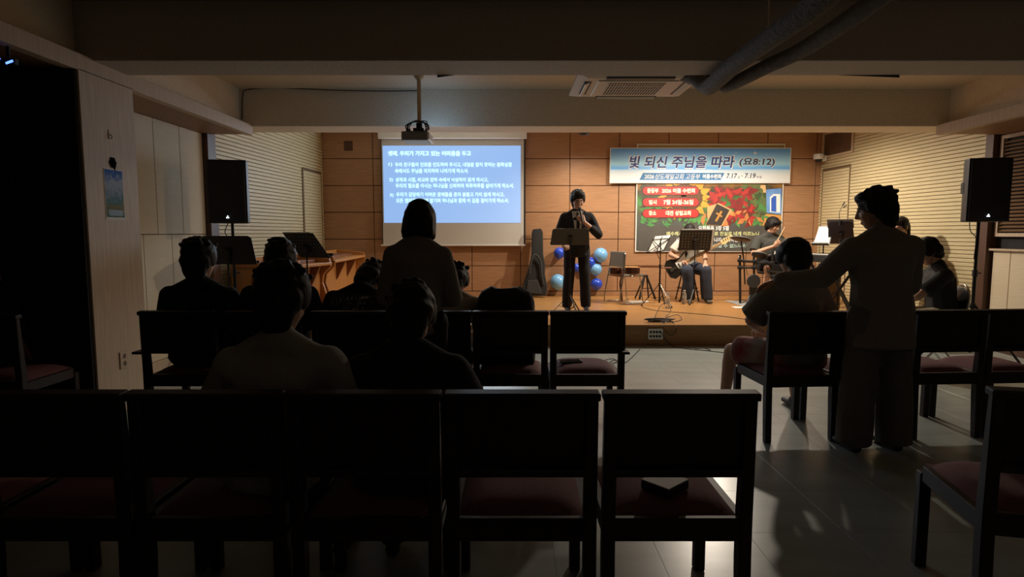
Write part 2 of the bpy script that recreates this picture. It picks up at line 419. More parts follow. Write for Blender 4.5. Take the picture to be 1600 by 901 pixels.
# camera dome
cc = thing('security_camera', 'white dome security camera fixed where the wooden back wall meets the right slatted wall', 'camera', (5.30, 10.52, 2.60))
MB().box((0.06, 0, 0.05), (0.09, 0.1, 0.1)).build('bracket', M['white'], cc, bevel=0.01)
MB().lathe([(0, 0.12), (0.075, 0.12), (0.085, 0.10), (0.085, 0.04), (0.075, 0.03), (0, 0.03)], (-0.03, -0.02, 0), 20).build('housing', M['white'], cc, smooth='auto')
MB().sph((-0.03, -0.02, 0.035), (0.062, 0.062, 0.06)).build('dome', M['black'], cc, smooth=True)

# ================================================================== stage lamps (real fixtures above the stage, behind the beam)
for k, (x, y, z, wt, ang, soft) in enumerate(STAGE_LAMPS):
    t = thing('stage_downlight', ['black ceiling downlight above the speaker at the stand', 'black ceiling downlight above the music stands', 'black ceiling downlight over the drum kit'][k], 'downlight', (x, y, z))
    MB().cyl((0, 0, 0.03), (0, 0, 0.23), 0.012).build('stem', M['black'], t)
    MB().lathe([(0, 0.05), (0.06, 0.05), (0.085, -0.01), (0.08, -0.01), (0.056, 0.03), (0, 0.03)], (0, 0, 0.0), 20).build('hood', M['black'], t, smooth='auto')
    L = bpy.data.lights.new('lamp', 'SPOT'); L.energy = wt; L.color = WARM; L.shadow_soft_size = 0.06; L.spot_size = R(ang); L.spot_blend = soft
    lo = bpy.data.objects.new('lamp', L); COL.objects.link(lo); lo.location = (0, 0, -0.02); lo.parent = t
if HALL_FILL > 0:
    L = bpy.data.lights.new('rear_fill', 'AREA'); L.energy = HALL_FILL; L.color = (1.0, 0.93, 0.88); L.size = 1.2
    lo = bpy.data.objects.new('rear_fill', L); COL.objects.link(lo); lo.location = (3.8, -2.6, 2.4); lo.rotation_euler = (R(50), 0, R(20))

# ================================================================== projection screen and projector
o = V3((-1.02, 10.6, 1.15))
ps = thing('projection_screen', 'pull-down projection screen showing a blue slide of white prayer text', 'screen', o)
MB().lohi((-2.30, 10.50, 2.985), (0.255, 10.60, 3.12)).build('housing', M['white'], ps, bevel=0.006, off=o)
MB().lohi((-2.25, 10.575, 1.165), (0.205, 10.578, 2.99)).build('screen_fabric', M['screen'], ps, off=o)
MB().lohi((-2.255, 10.573, 1.165), (-2.20, 10.5745, 2.99)).lohi((0.155, 10.573, 1.165), (0.205, 10.5745, 2.99)).build('side_borders', M['screen'], ps, off=o)
MB().lohi((-2.27, 10.578, 1.165), (-2.225, 10.60, 2.99)).lohi((0.20, 10.578, 1.165), (0.235, 10.60, 2.99)).build('side_strips', M['black'], ps, off=o)  # black strips showing behind both fabric edges
MB().lohi((-2.30, 10.562, 1.145), (0.24, 10.592, 1.172)).build('bottom_bar', M['white'], ps, bevel=0.004, off=o)
sl = MB().quad((-2.235, 10.571, 1.549), (0.15, 10.571, 1.549), (0.15, 10.571, 2.872), (-2.235, 10.571, 2.872)).build('slide', M['slide'], ps, off=o)
def scr(s, px0, px1, py0, py1, bold=0.03):
    a, b = at(px0, py1, 10.57), at(px1, py0, 10.57)
    text_fit(s, M['slidetext'], sl, o, a.x, b.x, a.z, b.z - a.z, 10.569, bold)
scr('셋째. 우리가 가지고 있는 어려움을 두고', 606, 736, 235.5, 243.5, 0.045)
for k, (s, x0, x1, y0) in enumerate((('1)', 607, 613, 254), ('우리 친구들의 진로를 인도하여 주시고, 내일을 알지 못하는 불확실함', 617, 800, 253.5), ('속에서도 주님을 의지하며 나아가게 하소서.', 617, 732, 263.2),
        ('2)', 608, 614, 278), ('성적과 시험, 비교와 압박 속에서 낙심하지 않게 하시고,', 618, 763, 277.2), ('우리의 필요를 아시는 하나님을 신뢰하며 하루하루를 살아가게 하소서.', 618, 803, 286.4),
        ('3)', 609, 615, 302), ('우리가 감당하기 어려운 문제들을 혼자 붙들고 가지 않게 하시고,', 619, 788, 300.2), ('모든 염려를 주님께 맡기며 하나님과 함께 이 길을 걸어가게 하소서.', 619, 795, 309.6))):
    scr(s, x0, x1, y0, y0 + (6.2 if ')' in s else 7.2), 0.03)
L = bpy.data.lights.new('slide_fill', 'AREA'); L.shape = 'RECTANGLE'; L.size = 2.3; L.size_y = 1.25; L.energy = SCREEN_FILL; L.color = (0.78, 0.90, 1.0)
lo = bpy.data.objects.new('slide_fill', L); COL.objects.link(lo); lo.location = V3((-1.04, 10.565, 2.21)) - o; lo.rotation_euler = (-PI / 2, 0, 0); lo.parent = ps
# ceiling projector
o = V3((-0.98, 6.40, 2.32))
pj = thing('projector', 'ceiling projector on a cream pole, tangled black cables on top', 'projector', o)
MB().lohi((-1.13, 6.25, 2.315), (-0.86, 6.56, 2.405)).build('body', M['grey'], pj, bevel=0.012, seg=2, off=o)
MB().lohi((-0.872, 6.25, 2.32), (-0.845, 6.56, 2.40)).build('side_cover', M['white'], pj, bevel=0.008, off=o)
MB().cyl((-0.93, 6.55, 2.355), (-0.93, 6.60, 2.355), 0.032, 0.036, 16).build('lens', M['black'], pj, off=o)
MB().cyl((-0.965, 6.40, 2.50), (-0.965, 6.40, 2.985), 0.021, n=16).build('pole', M['rod'], pj, smooth='auto', off=o)
MB().lathe([(0, 0), (0.055, 0), (0.05, -0.02), (0.03, -0.045), (0, -0.045)], (-0.965, 6.40, 2.998), 20).build('ceiling_flange', M['rod'], pj, off=o)
MB().box((-0.965, 6.40, 2.425), (0.11, 0.16, 0.05)).box((-0.965, 6.40, 2.47), (0.06, 0.06, 0.08)).build('mount', M['blackm'], pj, bevel=0.006, off=o)
for k in range(4):
    pts = [(-0.965 + 0.085 * math.cos(t) * (1 + 0.15 * k) + random.uniform(-.008, .008), 6.30 - 0.015 * k, 2.445 + 0.075 * math.sin(t) * (1 - 0.1 * k)) for t in np.linspace(0, 2 * PI, 18)[:-1]]
    MB().tube(pts, 0.006, 6, True).build('cable_coil', M['cable'], pj, smooth=True, off=o)
MB().tube(catmull([(-0.90, 6.33, 2.40), (-0.875, 6.33, 2.50), (-0.90, 6.34, 2.52), (-0.935, 6.38, 2.53)]), 0.005, 6).build('power_cable', M['cable'], pj, smooth=True, off=o)
MB().sph((-1.075, 6.36, 2.42), (0.028, 0.03, 0.02)).build('knob', M['black'], pj, smooth=True, off=o)
L = bpy.data.lights.new('lamp_leak', 'POINT'); L.energy = PROJ_GLOW; L.color = (0.35, 0.62, 1.0); L.shadow_soft_size = 0.02
lo = bpy.data.objects.new('lamp_leak', L); COL.objects.link(lo); lo.location = V3((-0.88, 6.68, 2.43)) - o; lo.parent = pj

# ================================================================== banners
o = V3((3.27, 10.62, 2.23))
bn = thing('event_banner', 'wide blue sky and beach banner with large white-edged navy lettering on the wooden wall', 'banner', o)
sky = ramp_print('banner_beach_print', [(0.0, (0.80, 0.85, 0.88)), (0.22, (0.78, 0.84, 0.88)), (0.36, (0.60, 0.80, 0.95)), (0.41, (0.12, 0.46, 1.0)), (0.55, (0.42, 0.78, 1.0)), (1.0, (0.09, 0.36, 1.0))], noise=0.10, nscale=2.0, stretch=(0.6, 1, 2))
MB().lohi((1.70, 10.608, 2.235), (4.845, 10.618, 2.843)).build('edge', M['paper'], bn, off=o)
MB().lohi((1.715, 10.604, 2.25), (4.83, 10.6078, 2.828)).build('cloth', sky, bn, off=o)
navy = mat('print_navy', (0.018, 0.025, 0.16), 0.6, col2=(0.025, 0.07, 0.32), scale=6)
navyd = mat('print_dark_navy', (0.03, 0.035, 0.10), 0.5)
prw = mat('print_white', (0.85, 0.85, 0.85), 0.5); prt = mat('print_teal', (0.03, 0.10, 0.36), 0.5, col2=(0.04, 0.30, 0.48), scale=0.7)
def ban(s, px0, px1, py0, py1, m, bold=0.03, shear=0.0, y=10.602, nm='lettering', par=None, oo=None):
    a, b = at(px0, py1, y), at(px1, py0, y)
    text_fit(s, m, par or bn, oo if oo is not None else o, a.x, b.x, a.z, b.z - a.z, y, bold, shear, nm)
ban('빛 되신 주님을 따라', 982.0, 1150.0, 242.0, 264.0, prw, 0.05, 0.15, 10.6030)
ban('빛 되신 주님을 따라', 983.6, 1148.4, 243.6, 262.4, navy, 0.028, 0.15, 10.6015)
ban('(요8:12)', 1154, 1212, 245.0, 261.8, prw, 0.05, 0.1, 10.6030)
ban('(요8:12)', 1155, 1211, 246.2, 260.6, navyd, 0.03, 0.1, 10.6015)
a, b = at(999, 281, 10.603), at(1132, 270, 10.603)
MB().prism([(a.x, a.z), (b.x - 0.06, a.z), (b.x, b.z), (a.x + 0.06, b.z)], lambda p, q, t: (p, t, q), 10.6022, 10.6034).build('ribbon', prt, bn, off=o)
ban('2026', 1007, 1022, 272.5, 279, prw, 0.03, 0.1, 10.6010)
ban('상도제일교회 고등부', 1023.5, 1094, 271.5, 280, prw, 0.0, 0.25, 10.6010)
ban('여름수련회', 1097.5, 1127, 271.8, 279.2, prw, 0.045, 0.0, 10.6010)
ban('7.17', 1135, 1152, 270.8, 278.6, navyd, 0.02, 0.15, 10.6010); ban('금', 1152.5, 1156, 274.8, 278.6, navyd, 0.0, 0.0, 10.6010)
ban('~', 1158, 1161, 274, 275.6, navyd, 0.0, 0.0, 10.6010)
ban('7.19', 1163.5, 1181, 270.4, 278.2, navyd, 0.02, 0.15, 10.6010); ban('주일', 1182, 1190, 274.6, 278.2, navyd, 0.0, 0.0, 10.6010)
sp = MB()
for px, py, r in ((1150, 238, 0.02), (1180, 239, 0.05), (1198, 242, 0.018), (1010, 243, 0.016)):
    c = at(px, py, 10.6015)
    for kk in (0, 1):
        c = c - V3((0, 0.0004, 0)); dx, dz = ((r, r * 0.18), (r * 0.18, r))[kk]
        sp.add([(c.x - dx, c.y, c.z), (c.x, c.y, c.z - dz), (c.x + dx, c.y, c.z), (c.x, c.y, c.z + dz)], [(0, 1, 2, 3)])
sp.build('sparkles', prw, bn, off=o)
# lower retreat poster, hung behind the blue banner
o2 = V3((3.46, 10.65, 1.04))
p2 = thing('retreat_poster', 'large painted foliage poster with three red lozenges, below the blue banner', 'poster', o2)
MB().lohi((2.175, 10.648, 1.042), (4.755, 10.656, 2.915)).build('edge', M['paper'], p2, off=o2)
fol = ramp_print('poster_foliage_print', [(0.0, (0.07, 0.075, 0.075)), (0.30, (0.085, 0.10, 0.085)), (0.36, (0.09, 0.09, 0.05)), (0.42, (0.08, 0.26, 0.07)), (0.50, (0.05, 0.11, 0.035)), (0.58, (0.06, 0.045, 0.03)), (0.64, (0.30, 0.15, 0.03)), (0.72, (0.10, 0.06, 0.04)), (0.80, (0.10, 0.16, 0.05)), (1.0, (0.4, 0.3, 0.15))], noise=0.22, nscale=3.5)
MB().lohi((2.195, 10.6445, 1.062), (4.735, 10.6478, 2.895)).build('print', fol, p2, off=o2)
def pshape(pts, m, y, nm):
    q = [at(a, b, y) for a, b in pts]
    MB().prism([(p.x, p.z) for p in q], lambda a, b, t: (a, t, b), y, y + 0.0012).build(nm, m, p2, off=o2)
pc = lambda n, c, c2=None, s=9: mat('print_' + n, c, 0.5, col2=c2, scale=s)
def ell(cx, cy, rx, ry, n=18, ph=0): return [(cx + rx * math.cos(2 * PI * k / n + ph), cy - ry * math.sin(2 * PI * k / n + ph)) for k in range(n)]
pshape([(998, 352), (1221, 352), (1221, 392), (998, 392)], pc('slate', (0.075, 0.075, 0.07), (0.10, 0.09, 0.075), 3), 10.6435, 'text_ground')
# sunflower, leaves, lamp, blue hall and path of the painted scene
for k in range(16):
    t = 2 * PI * k / 16; cx, cy = 1070 + 32 * math.cos(t), 309 - 25 * math.sin(t)
    ux, uy = math.cos(t), -math.sin(t)
    pshape([(cx - uy * 6, cy + ux * 6), (cx + ux * 12, cy + uy * 12), (cx + uy * 6, cy - ux * 6), (cx - ux * 8, cy - uy * 8)], pc('petal', (0.55, 0.26, 0.03), (0.70, 0.36, 0.06), 14), 10.6432 - 0.0001 * (k % 3), 'petal')
pshape(ell(1070, 309, 28, 22), pc('flower_heart', (0.09, 0.045, 0.02), (0.16, 0.08, 0.03), 30), 10.6425, 'flower_heart')
pshape([(1197, 334), (1221, 336), (1221, 352), (1186, 352)], pc('path', (0.58, 0.26, 0.06), (0.66, 0.34, 0.10)), 10.6420, 'path')
pshape([(1197, 296), (1221, 294), (1221, 335), (1198, 332)], pc('hall_blue', (0.10, 0.25, 0.62), (0.20, 0.38, 0.75), 4), 10.6419, 'blue_hall')
pshape([(1203, 308), (1208, 303), (1219, 303), (1219, 332), (1203, 331)], prw, 10.6417, 'hall_doorway')
pshape([(1205, 310), (1209, 306), (1213, 306), (1213, 331), (1205, 330)], pc('hall_inner', (0.04, 0.12, 0.55)), 10.6415, 'hall_doorway_inner')
pshape([(1186, 289), (1196, 289), (1197, 301), (1187, 300)], pc('lantern', (0.75, 0.45, 0.2)), 10.6417, 'lantern')
def leaves(nm, m, y, n, box, sz, seed):
    rs = random.Random(seed); q = MB()
    for k in range(n):
        cx, cy, t, r = rs.uniform(box[0], box[2]), rs.uniform(box[1], box[3]), rs.uniform(0, PI), rs.uniform(0.6, 1.3) * sz
        ux, uy = math.cos(t), math.sin(t)
        pts = [(cx + ux * r, cy + uy * r), (cx - uy * r * 0.45, cy + ux * r * 0.45), (cx - ux * r, cy - uy * r), (cx + uy * r * 0.45, cy - ux * r * 0.45)]
        yy = y - 0.00002 * k; q.add([at(max(997, min(1221, u)), max(287, min(392, v)), yy) for u, v in pts], [(0, 1, 2, 3)])
    stuff(q.build(nm, m, p2, off=o2))
leaves('dark_leaves', pc('dark_leaf', (0.035, 0.07, 0.03), (0.10, 0.06, 0.03), 6), 10.6440, 90, (1000, 290, 1218, 350), 8, 1)
leaves('green_leaves', pc('green_leaf', (0.05, 0.20, 0.05), (0.12, 0.34, 0.10), 8), 10.6424, 70, (1000, 337, 1200, 352), 6, 2)
leaves('olive_leaves', pc('olive_leaf', (0.16, 0.17, 0.05), (0.08, 0.14, 0.06), 8), 10.6423, 40, (1150, 288, 1196, 345), 7, 3)
leaves('red_leaves_dark', pc('red_leaf_dark', (0.17, 0.02, 0.02), (0.28, 0.03, 0.03), 9), 10.6415, 60, (1112, 294, 1178, 350), 9, 4)
leaves('red_leaves', pc('red_leaf', (0.48, 0.04, 0.03), (0.34, 0.03, 0.03), 9), 10.6404, 45, (1112, 292, 1176, 348), 7, 5)
leaves('orange_leaves', pc('orange_leaf', (0.60, 0.27, 0.09), (0.48, 0.17, 0.05), 9), 10.6398, 16, (1098, 330, 1192, 352), 7, 6)
pshape([(1105, 323), (1123, 317), (1144, 328), (1129, 352), (1106, 352)], pc('page', (0.62, 0.36, 0.16)), 10.6395, 'book_pages')
pshape([(1103, 351), (1120, 318), (1140, 328), (1127, 352)], pc('book', (0.045, 0.035, 0.03)), 10.6390, 'book_cover')
pshape([(1117, 345), (1126, 329), (1129, 330.5), (1120, 346)], pc('gold', (0.50, 0.24, 0.06)), 10.6385, 'book_cross')
pshape([(1118.5, 333.5), (1120, 331.5), (1129, 337.5), (1127.5, 339.5)], pc('gold', (0.5, 0.24, 0.06)), 10.6370, 'book_cross')
redp = pc('lozenge', (0.62, 0.035, 0.03)); redd = pc('lozenge_edge', (0.10, 0.03, 0.03))
for k, y0 in enumerate((292, 310, 327.5)):
    x0, x1 = 1004.5, 1091.5
    for mm, e, yy in ((redd, 1.2, 10.6385), (redp, 0, 10.6375)):
        r = 6 + e; cy = y0 + 5.8
        pshape([(x0 + 6 - r * math.sin(t), cy - r * math.cos(t)) for t in np.linspace(0, PI, 9)] + [(x1 - 6 + r * math.sin(t), cy + r * math.cos(t)) for t in np.linspace(0, PI, 9)], mm, yy, 'lozenge')
cream = pc('cream', (0.85, 0.82, 0.62)); mint = pc('mint', (0.50, 0.68, 0.62)); yel = pc('yellow', (0.72, 0.74, 0.36))
def pt(s, x0, x1, y0, y1, m, bold=0.05): ban(s, x0, x1, y0, y1, m, bold, 0, 10.6365, 'lettering', p2, o2)
pt('중등부', 1011, 1029, 294, 301.5, cream); pt('2026 여름 수련회', 1034, 1086, 294, 301.5, cream)
pt('일시', 1013.5, 1026, 312, 319.5, cream); pt('7월 24일-26일', 1036.5, 1083.5, 311.5, 319.5, cream)
pt('장소', 1013.5, 1025.5, 329, 336.5, cream); pt('대전 성일교회', 1040, 1079.5, 329, 336.5, cream)
pt('요한복음 3장 5절', 1091, 1139, 352.5, 360, prw, 0.04)
pt('예수께서 대답하시되 진실로 진실로 네게 이르노니', 1041, 1186, 361.5, 368.2, yel, 0.03)
pt('사람이 물과 성령으로 나지 아니하면', 1056, 1153, 371.0, 378, prw, 0.03)
pt('하나님의 나라에 들어갈 수 없느니라', 1056, 1167, 380.8, 387, mint, 0.03)

# strips of peeling paint under the near beam
for k, (px0, px1, sg) in enumerate(((1312, 1407, 1), (683, 710, -1))):
    a_, b_ = at(px0, 114, 4.78), at(px1, 114, 4.78)
    fl = MB().add([(a_.x, 4.79, 2.588), (b_.x, 4.79, 2.588), ((b_ if sg > 0 else a_).x, 4.79, 2.570), (a_.x, 4.80, 2.588), (b_.x, 4.80, 2.588), ((b_ if sg > 0 else a_).x, 4.80, 2.570)], [(0, 1, 2), (5, 4, 3), (0, 3, 4, 1), (1, 4, 5, 2), (2, 5, 3, 0)])
    fl.build('peeling_strip', M['black'], bpy.data.objects['trim_12'])

# ================================================================== church chairs
def make_chair():
    t = thing('church_chair', '', 'chair')
    W = 0.2475
    for s in (-1, 1):
        x = s * (W - 0.024)
        # rear post: straight leg, then leaning back above the seat
        pr = [(-0.262, 0), (-0.220, 0), (-0.200, 0.30), (-0.200, 0.46), (-0.228, 0.845), (-0.258, 0.845), (-0.250, 0.46), (-0.250, 0.34)]
        MB().prism(pr, lambda a, b, q, x=x: (x + q, a, b), -0.021, 0.021).build('rear_leg', M['chairw'], t, bevel=0.004)
        MB().lohi((x - 0.021, 0.20, 0), (x + 0.021, 0.245, 0.40)).build('front_leg', M['chairw'], t, bevel=0.004)
        MB().lohi((x - 0.016, -0.20, 0.365), (x + 0.016, 0.20, 0.43)).build('side_rail', M['chairw'], t, bevel=0.003)
    MB().lohi((-W + 0.04, 0.205, 0.365), (W - 0.04, 0.235, 0.425)).build('front_rail', M['chairw'], t, bevel=0.003)
    MB().lohi((-W + 0.04, -0.248, 0.366), (W - 0.04, -0.224, 0.445)).build('rear_rail', M['chairw'], t, bevel=0.003)
    # back panel follows the lean of the posts
    rot = Euler((R(4.2), 0, 0)).to_matrix()
    MB().box((0, -0.228, 0.72), (2 * W - 0.07, 0.022, 0.25), rot).build('back_panel', M['chairw'], t, bevel=0.003)
    MB().box((0, -0.205, 0.71), (2 * W - 0.10, 0.03, 0.20), rot).build('back_cushion', M['cushion'], t, bevel=0.010)
    MB().box((0, -0.243, 0.853), (2 * W + 0.006, 0.052, 0.026), rot).build('top_rail', M['chairw'], t, bevel=0.006, seg=2)
    MB().lohi((-W + 0.04, -0.255, 0.585), (W - 0.04, -0.205, 0.612)).build('lower_back_rail', M['chairw'], t, bevel=0.003)
    # domed cushion
    b = MB(); nx, ny = 10, 10; vs = []; fs = []
    for j in range(ny + 1):
        for i in range(nx + 1):
            u, v = 2 * i / nx - 1, 2 * j / ny - 1
            z = 0.426 + 0.052 * (1 - abs(u) ** 5) * (1 - abs(v) ** 5) ** 0.8
            vs.append((u * 0.215, v * 0.231 + 0.009, z))
    for j in range(ny):
        for i in range(nx): a = j * (nx + 1) + i; fs.append((a, a + 1, a + nx + 2, a + nx + 1))
    b.add(vs, fs); b.lohi((-0.215, -0.222, 0.405), (0.215, 0.24, 0.427))
    b.build('seat_cushion', M['cushion'], t, smooth='auto')
    return t
CH0 = make_chair(); ch_used = [False]
def chair(x, y, rz, label, group):
    c = copy_tree(CH0) if ch_used[0] else CH0
    ch_used[0] = True
    c.location = (x, y, 0); c.rotation_euler = (0, 0, R(rz)); c['label'] = label; c['group'] = group
    return c
G1, G2, G3 = 'chairs of the nearest row', 'chairs of the second row, left of the aisle', 'chairs of the second row, right of the aisle'
for x, lb in ((0.54, 'dark wooden chair in the nearest row with a black box on its maroon seat'),
              (0.032, 'dark wooden chair in the nearest row with empty maroon seat, second from the aisle'),
              (-0.476, 'dark wooden chair in the nearest row holding the black-clothed person with bowed head'),
              (-0.984, 'dark wooden chair in the nearest row holding the person in a pale shirt'),
              (-1.492, 'dark wooden chair in the nearest row, left of the pale-shirted person'),
              (-2.00, 'dark wooden chair at the far left end of the nearest row')):
    chair(x, 2.13, 0, lb, G1)
chair(1.86, 2.12, -12, 'dark wooden chair alone at the lower right corner, across the aisle', G1)
for x, lb in ((0.495, 'dark wooden chair in the second row with a phone on its maroon seat'),
              (-0.01, 'dark wooden chair in the second row with a black bag standing on it'),
              (-0.515, 'dark wooden chair in the second row right in front of the standing woman'),
              (-1.06, 'dark wooden chair in the second row under the person in the lettered black shirt'),
              (-1.62, 'dark wooden chair in the second row holding the black-clad person below the perforated stand'),
              (-2.18, 'dark wooden chair at the left end of the second row, beside the pale pillar')):
    chair(x, 4.13, 0, lb, G2)
for k, lb in enumerate(('dark wooden chair in the right second row holding the youth in shorts', 'dark wooden chair in the right second row right in front of the standing man',
                        'dark wooden chair with an empty maroon seat just right of the standing man', 'dark wooden second-row chair cut by the right edge of the picture')):
    chair(1.885 + 0.502 * k, 4.11 + 0.035 * k, 4, lb, G3)
for o_, s_ in (('with a phone on its', 1), ('at the left end of the second row', -1)):
    q_ = [q for q in bpy.data.objects if o_ in str(q.get('label', '')) and q.get('category') == 'chair'][0]
    MB().lohi((s_ * 0.20, -0.325, 0.594), (s_ * 0.262, -0.215, 0.610)).build('end_ledge', M['chairw'], q_, bevel=0.003)
chair(-3.30, 3.93, 0, 'dark wooden chair at the far left beside the pale pillar, its side rail catching light', G2)

# things on the chairs
o = V3((0.535, 2.035, 0.478))
bx = thing('storage_box', 'black box with a white paper lid on the near aisle chair', 'box', o, R(42))
MB().box((0, 0, 0.016), (0.125, 0.115, 0.032)).build('body', M['black'], bx, bevel=0.004)
MB().box((0, 0, 0.0338), (0.121, 0.111, 0.0035)).build('paper_lid', M['paper'], bx)
o = at(890, 567, 4.12); o.z = 0.479
ph = thing('phone', 'black phone lying on the maroon seat of the second-row aisle chair', 'phone', o, R(-80))
MB().box((0, 0, 0.005), (0.078, 0.165, 0.010)).build('case', M['black'], ph, bevel=0.004, seg=2); MB().box((0, 0, 0.0104), (0.068, 0.15, 0.0008)).build('glass', mat('phone_glass', (0.01, 0.01, 0.012), 0.08), ph)
o = V3((2.90, 4.22, 0.479))
ph = thing('phone', 'dark phone on the empty maroon seat right of the standing man', 'phone', o, R(75))
MB().box((-0.02, 0.1, 0.005), (0.075, 0.16, 0.010)).build('case', M['black'], ph, bevel=0.004, seg=2); MB().box((-0.02, 0.1, 0.0104), (0.066, 0.148, 0.0008)).build('glass', MATS['phone_glass'], ph)
# black soft bag standing on the second-row chair
o = V3((-0.045, 4.16, 0.472))
bg = thing('soft_bag', 'black soft duffel bag standing on a second-row chair beside the standing woman', 'bag', o)
b = MB(); prof = []
for j in range(15):
    z = 0.52 * j / 14; f = 1 - 0.10 * (j / 14) ** 4 - (0.42 if j == 14 else 0.12 if j == 13 else 0.03 if j == 12 else 0)
    prof.append((z, 0.205 * f, 0.125 * (f - 0.12 * math.sin(PI * j / 14) * -1)))
n = 28; vs = []; fs = []
for z, a, c in prof:
    for i in range(n):
        t = 2 * PI * i / n; q = lambda v: math.copysign(abs(v) ** 0.6, v)
        vs.append((a * q(math.cos(t)) + 0.005 * math.sin(9 * t + z * 20), c * q(math.sin(t)) + 0.004 * math.sin(7 * t - z * 15), z + 0.012 * math.cos(2 * t) * (z > 0.3)))
for j in range(14):
    for i in range(n): fs.append((j * n + i, j * n + (i + 1) % n, (j + 1) * n + (i + 1) % n, (j + 1) * n + i))
fs += [tuple(range(n - 1, -1, -1)), tuple(14 * n + i for i in range(n))]
b.add(vs, fs); b.build('body', cloth('bag', (0.012, 0.012, 0.014)), bg, smooth=True)
MB().tube([(-0.05, -0.128, 0.02), (-0.05, -0.14, 0.30), (-0.045, -0.13, 0.46)], 0.004, 6).tube([(0.07, -0.128, 0.06), (0.07, -0.14, 0.30), (0.17, -0.10, 0.30)], 0.003, 6).build('piping', M['black'], bg, smooth=True)
MB().tube(catmull([(0.02, 0.02, 0.49), (0.04, 0.03, 0.512), (0.10, 0.03, 0.512), (0.13, 0.02, 0.49)]), 0.007, 8).build('handle', M['black'], bg, smooth=True)

# ================================================================== loudspeakers
def speaker(label, x, y, z0, yaw, stand_label, legrot):
    st = thing('speaker_stand', stand_label, 'stand', (x, y, 0))
    MB().cyl((0, 0, 0.06), (0, 0, 0.95), 0.019, n=14).build('lower_pole', M['blackm'], st, smooth='auto')
    MB().cyl((0, 0, 0.9), (0, 0, z0 + 0.06), 0.0165, n=14).build('upper_pole', M['blackm'], st, smooth='auto')
    MB().cyl((0, 0, 0.90), (0, 0, 0.97), 0.027, n=14).cyl((0.02, 0, 0.935), (0.065, 0, 0.935), 0.007, n=8).build('clamp', M['black'], st)
    MB().cyl((0, 0, 0.55), (0, 0, 0.61), 0.029, n=14).build('leg_hub', M['black'], st)
    MB().cyl((0, 0, 0.10), (0, 0, 0.14), 0.027, n=14).build('brace_hub', M['black'], st)
    for k in range(3):
        a = legrot + k * 2 * PI / 3; c, s = math.cos(a), math.sin(a)
        MB().cyl((0.025 * c, 0.025 * s, 0.58), (0.50 * c, 0.50 * s, 0.02), 0.0125, n=10).build('leg', M['blackm'], st)
        MB().cyl((0.02 * c, 0.02 * s, 0.12), (0.29 * c, 0.29 * s, 0.27), 0.008, n=8).build('brace', M['blackm'], st)
    MB().tube(catmull([(-0.06, 0.05, z0 + 0.02), (-0.085, 0.0, z0 - 0.09), (-0.045, -0.02, z0 - 0.15), (-0.02, -0.01, z0 - 0.19), (-0.022, 0, z0 - 0.4)]), 0.005, 6).build('cable', M['cable'], st, smooth=True)
    sp = thing('loudspeaker', label, 'loudspeaker', (x, y, z0), yaw)
    w, d, h = 0.40, 0.36, 0.665
    out = [(-w / 2, -d / 2), (w / 2, -d / 2), (w / 2, -d / 2 + 0.10), (w / 2 - 0.10, d / 2), (-w / 2 + 0.10, d / 2), (-w / 2, -d / 2 + 0.10)]
    MB().prism(out, lambda a, b, t: (a, b, t), 0.0, h).build('cabinet', M['black'], sp, bevel=0.012, seg=2)
    MB().lohi((-w / 2 + 0.018, -d / 2 - 0.012, 0.02), (w / 2 - 0.018, -d / 2 + 0.01, h - 0.02)).build('grille', M['grille'], sp, bevel=0.006)
    MB().lohi((-0.014, -d / 2 - 0.016, 0.052), (0.014, -d / 2 - 0.0125, 0.062)).lohi((-0.004, -d / 2 - 0.016, 0.062), (0.006, -d / 2 - 0.0125, 0.078)).build('badge_light', M['led'], sp)
    MB().lohi((-w / 2 - 0.004, -0.10, 0.30), (-w / 2 + 0.006, -0.03, 0.42)).build('handle_recess', M['grille'], sp, bevel=0.004)
speaker('black loudspeaker on a tripod at the left, in front of the brown post', -3.05, 6.6, 1.475, R(12), 'black tripod stand carrying the left loudspeaker', 0.5)
speaker('black loudspeaker on a tripod at the right, in front of the double post', 5.05, 6.55, 1.49, R(-14), 'black tripod stand carrying the right loudspeaker', 0.9)

# ================================================================== music stands
def tripod(root, h, r, leg=0.30, hub=0.30, rot=0.3, m=None, legm=None):
    m = m or M['blackm']; legm = legm or m
    MB().cyl((0, 0, 0.05), (0, 0, h * 0.6), 0.013, n=10).build('lower_pole', m, root, smooth='auto')
    MB().cyl((0, 0, h * 0.55), (0, 0, h), 0.009, n=10).build('upper_pole', m, root, smooth='auto')
    MB().cyl((0, 0, h * 0.58), (0, 0, h * 0.62), 0.019, n=10).cyl((0, 0, hub - 0.02), (0, 0, hub + 0.02), 0.02, n=10).build('collars', M['black'], root)
    for k in range(3):
        a = rot + k * 2 * PI / 3; c, s = math.cos(a), math.sin(a)
        l = MB().bar((0.015 * c, 0.015 * s, hub), (leg * c, leg * s, 0.012), 0.018, 0.008).build('leg', legm if k == 0 else m, root)
        MB().cyl((leg * c * 0.97, leg * s * 0.97, 0.0), (leg * c, leg * s, 0.022), 0.013, n=8).build('foot', M['black'], l)
        MB().bar((0.012 * c, 0.012 * s, 0.08), (leg * 0.55 * c, leg * 0.55 * s, hub * 0.47), 0.012, 0.005).build('brace', m, root)
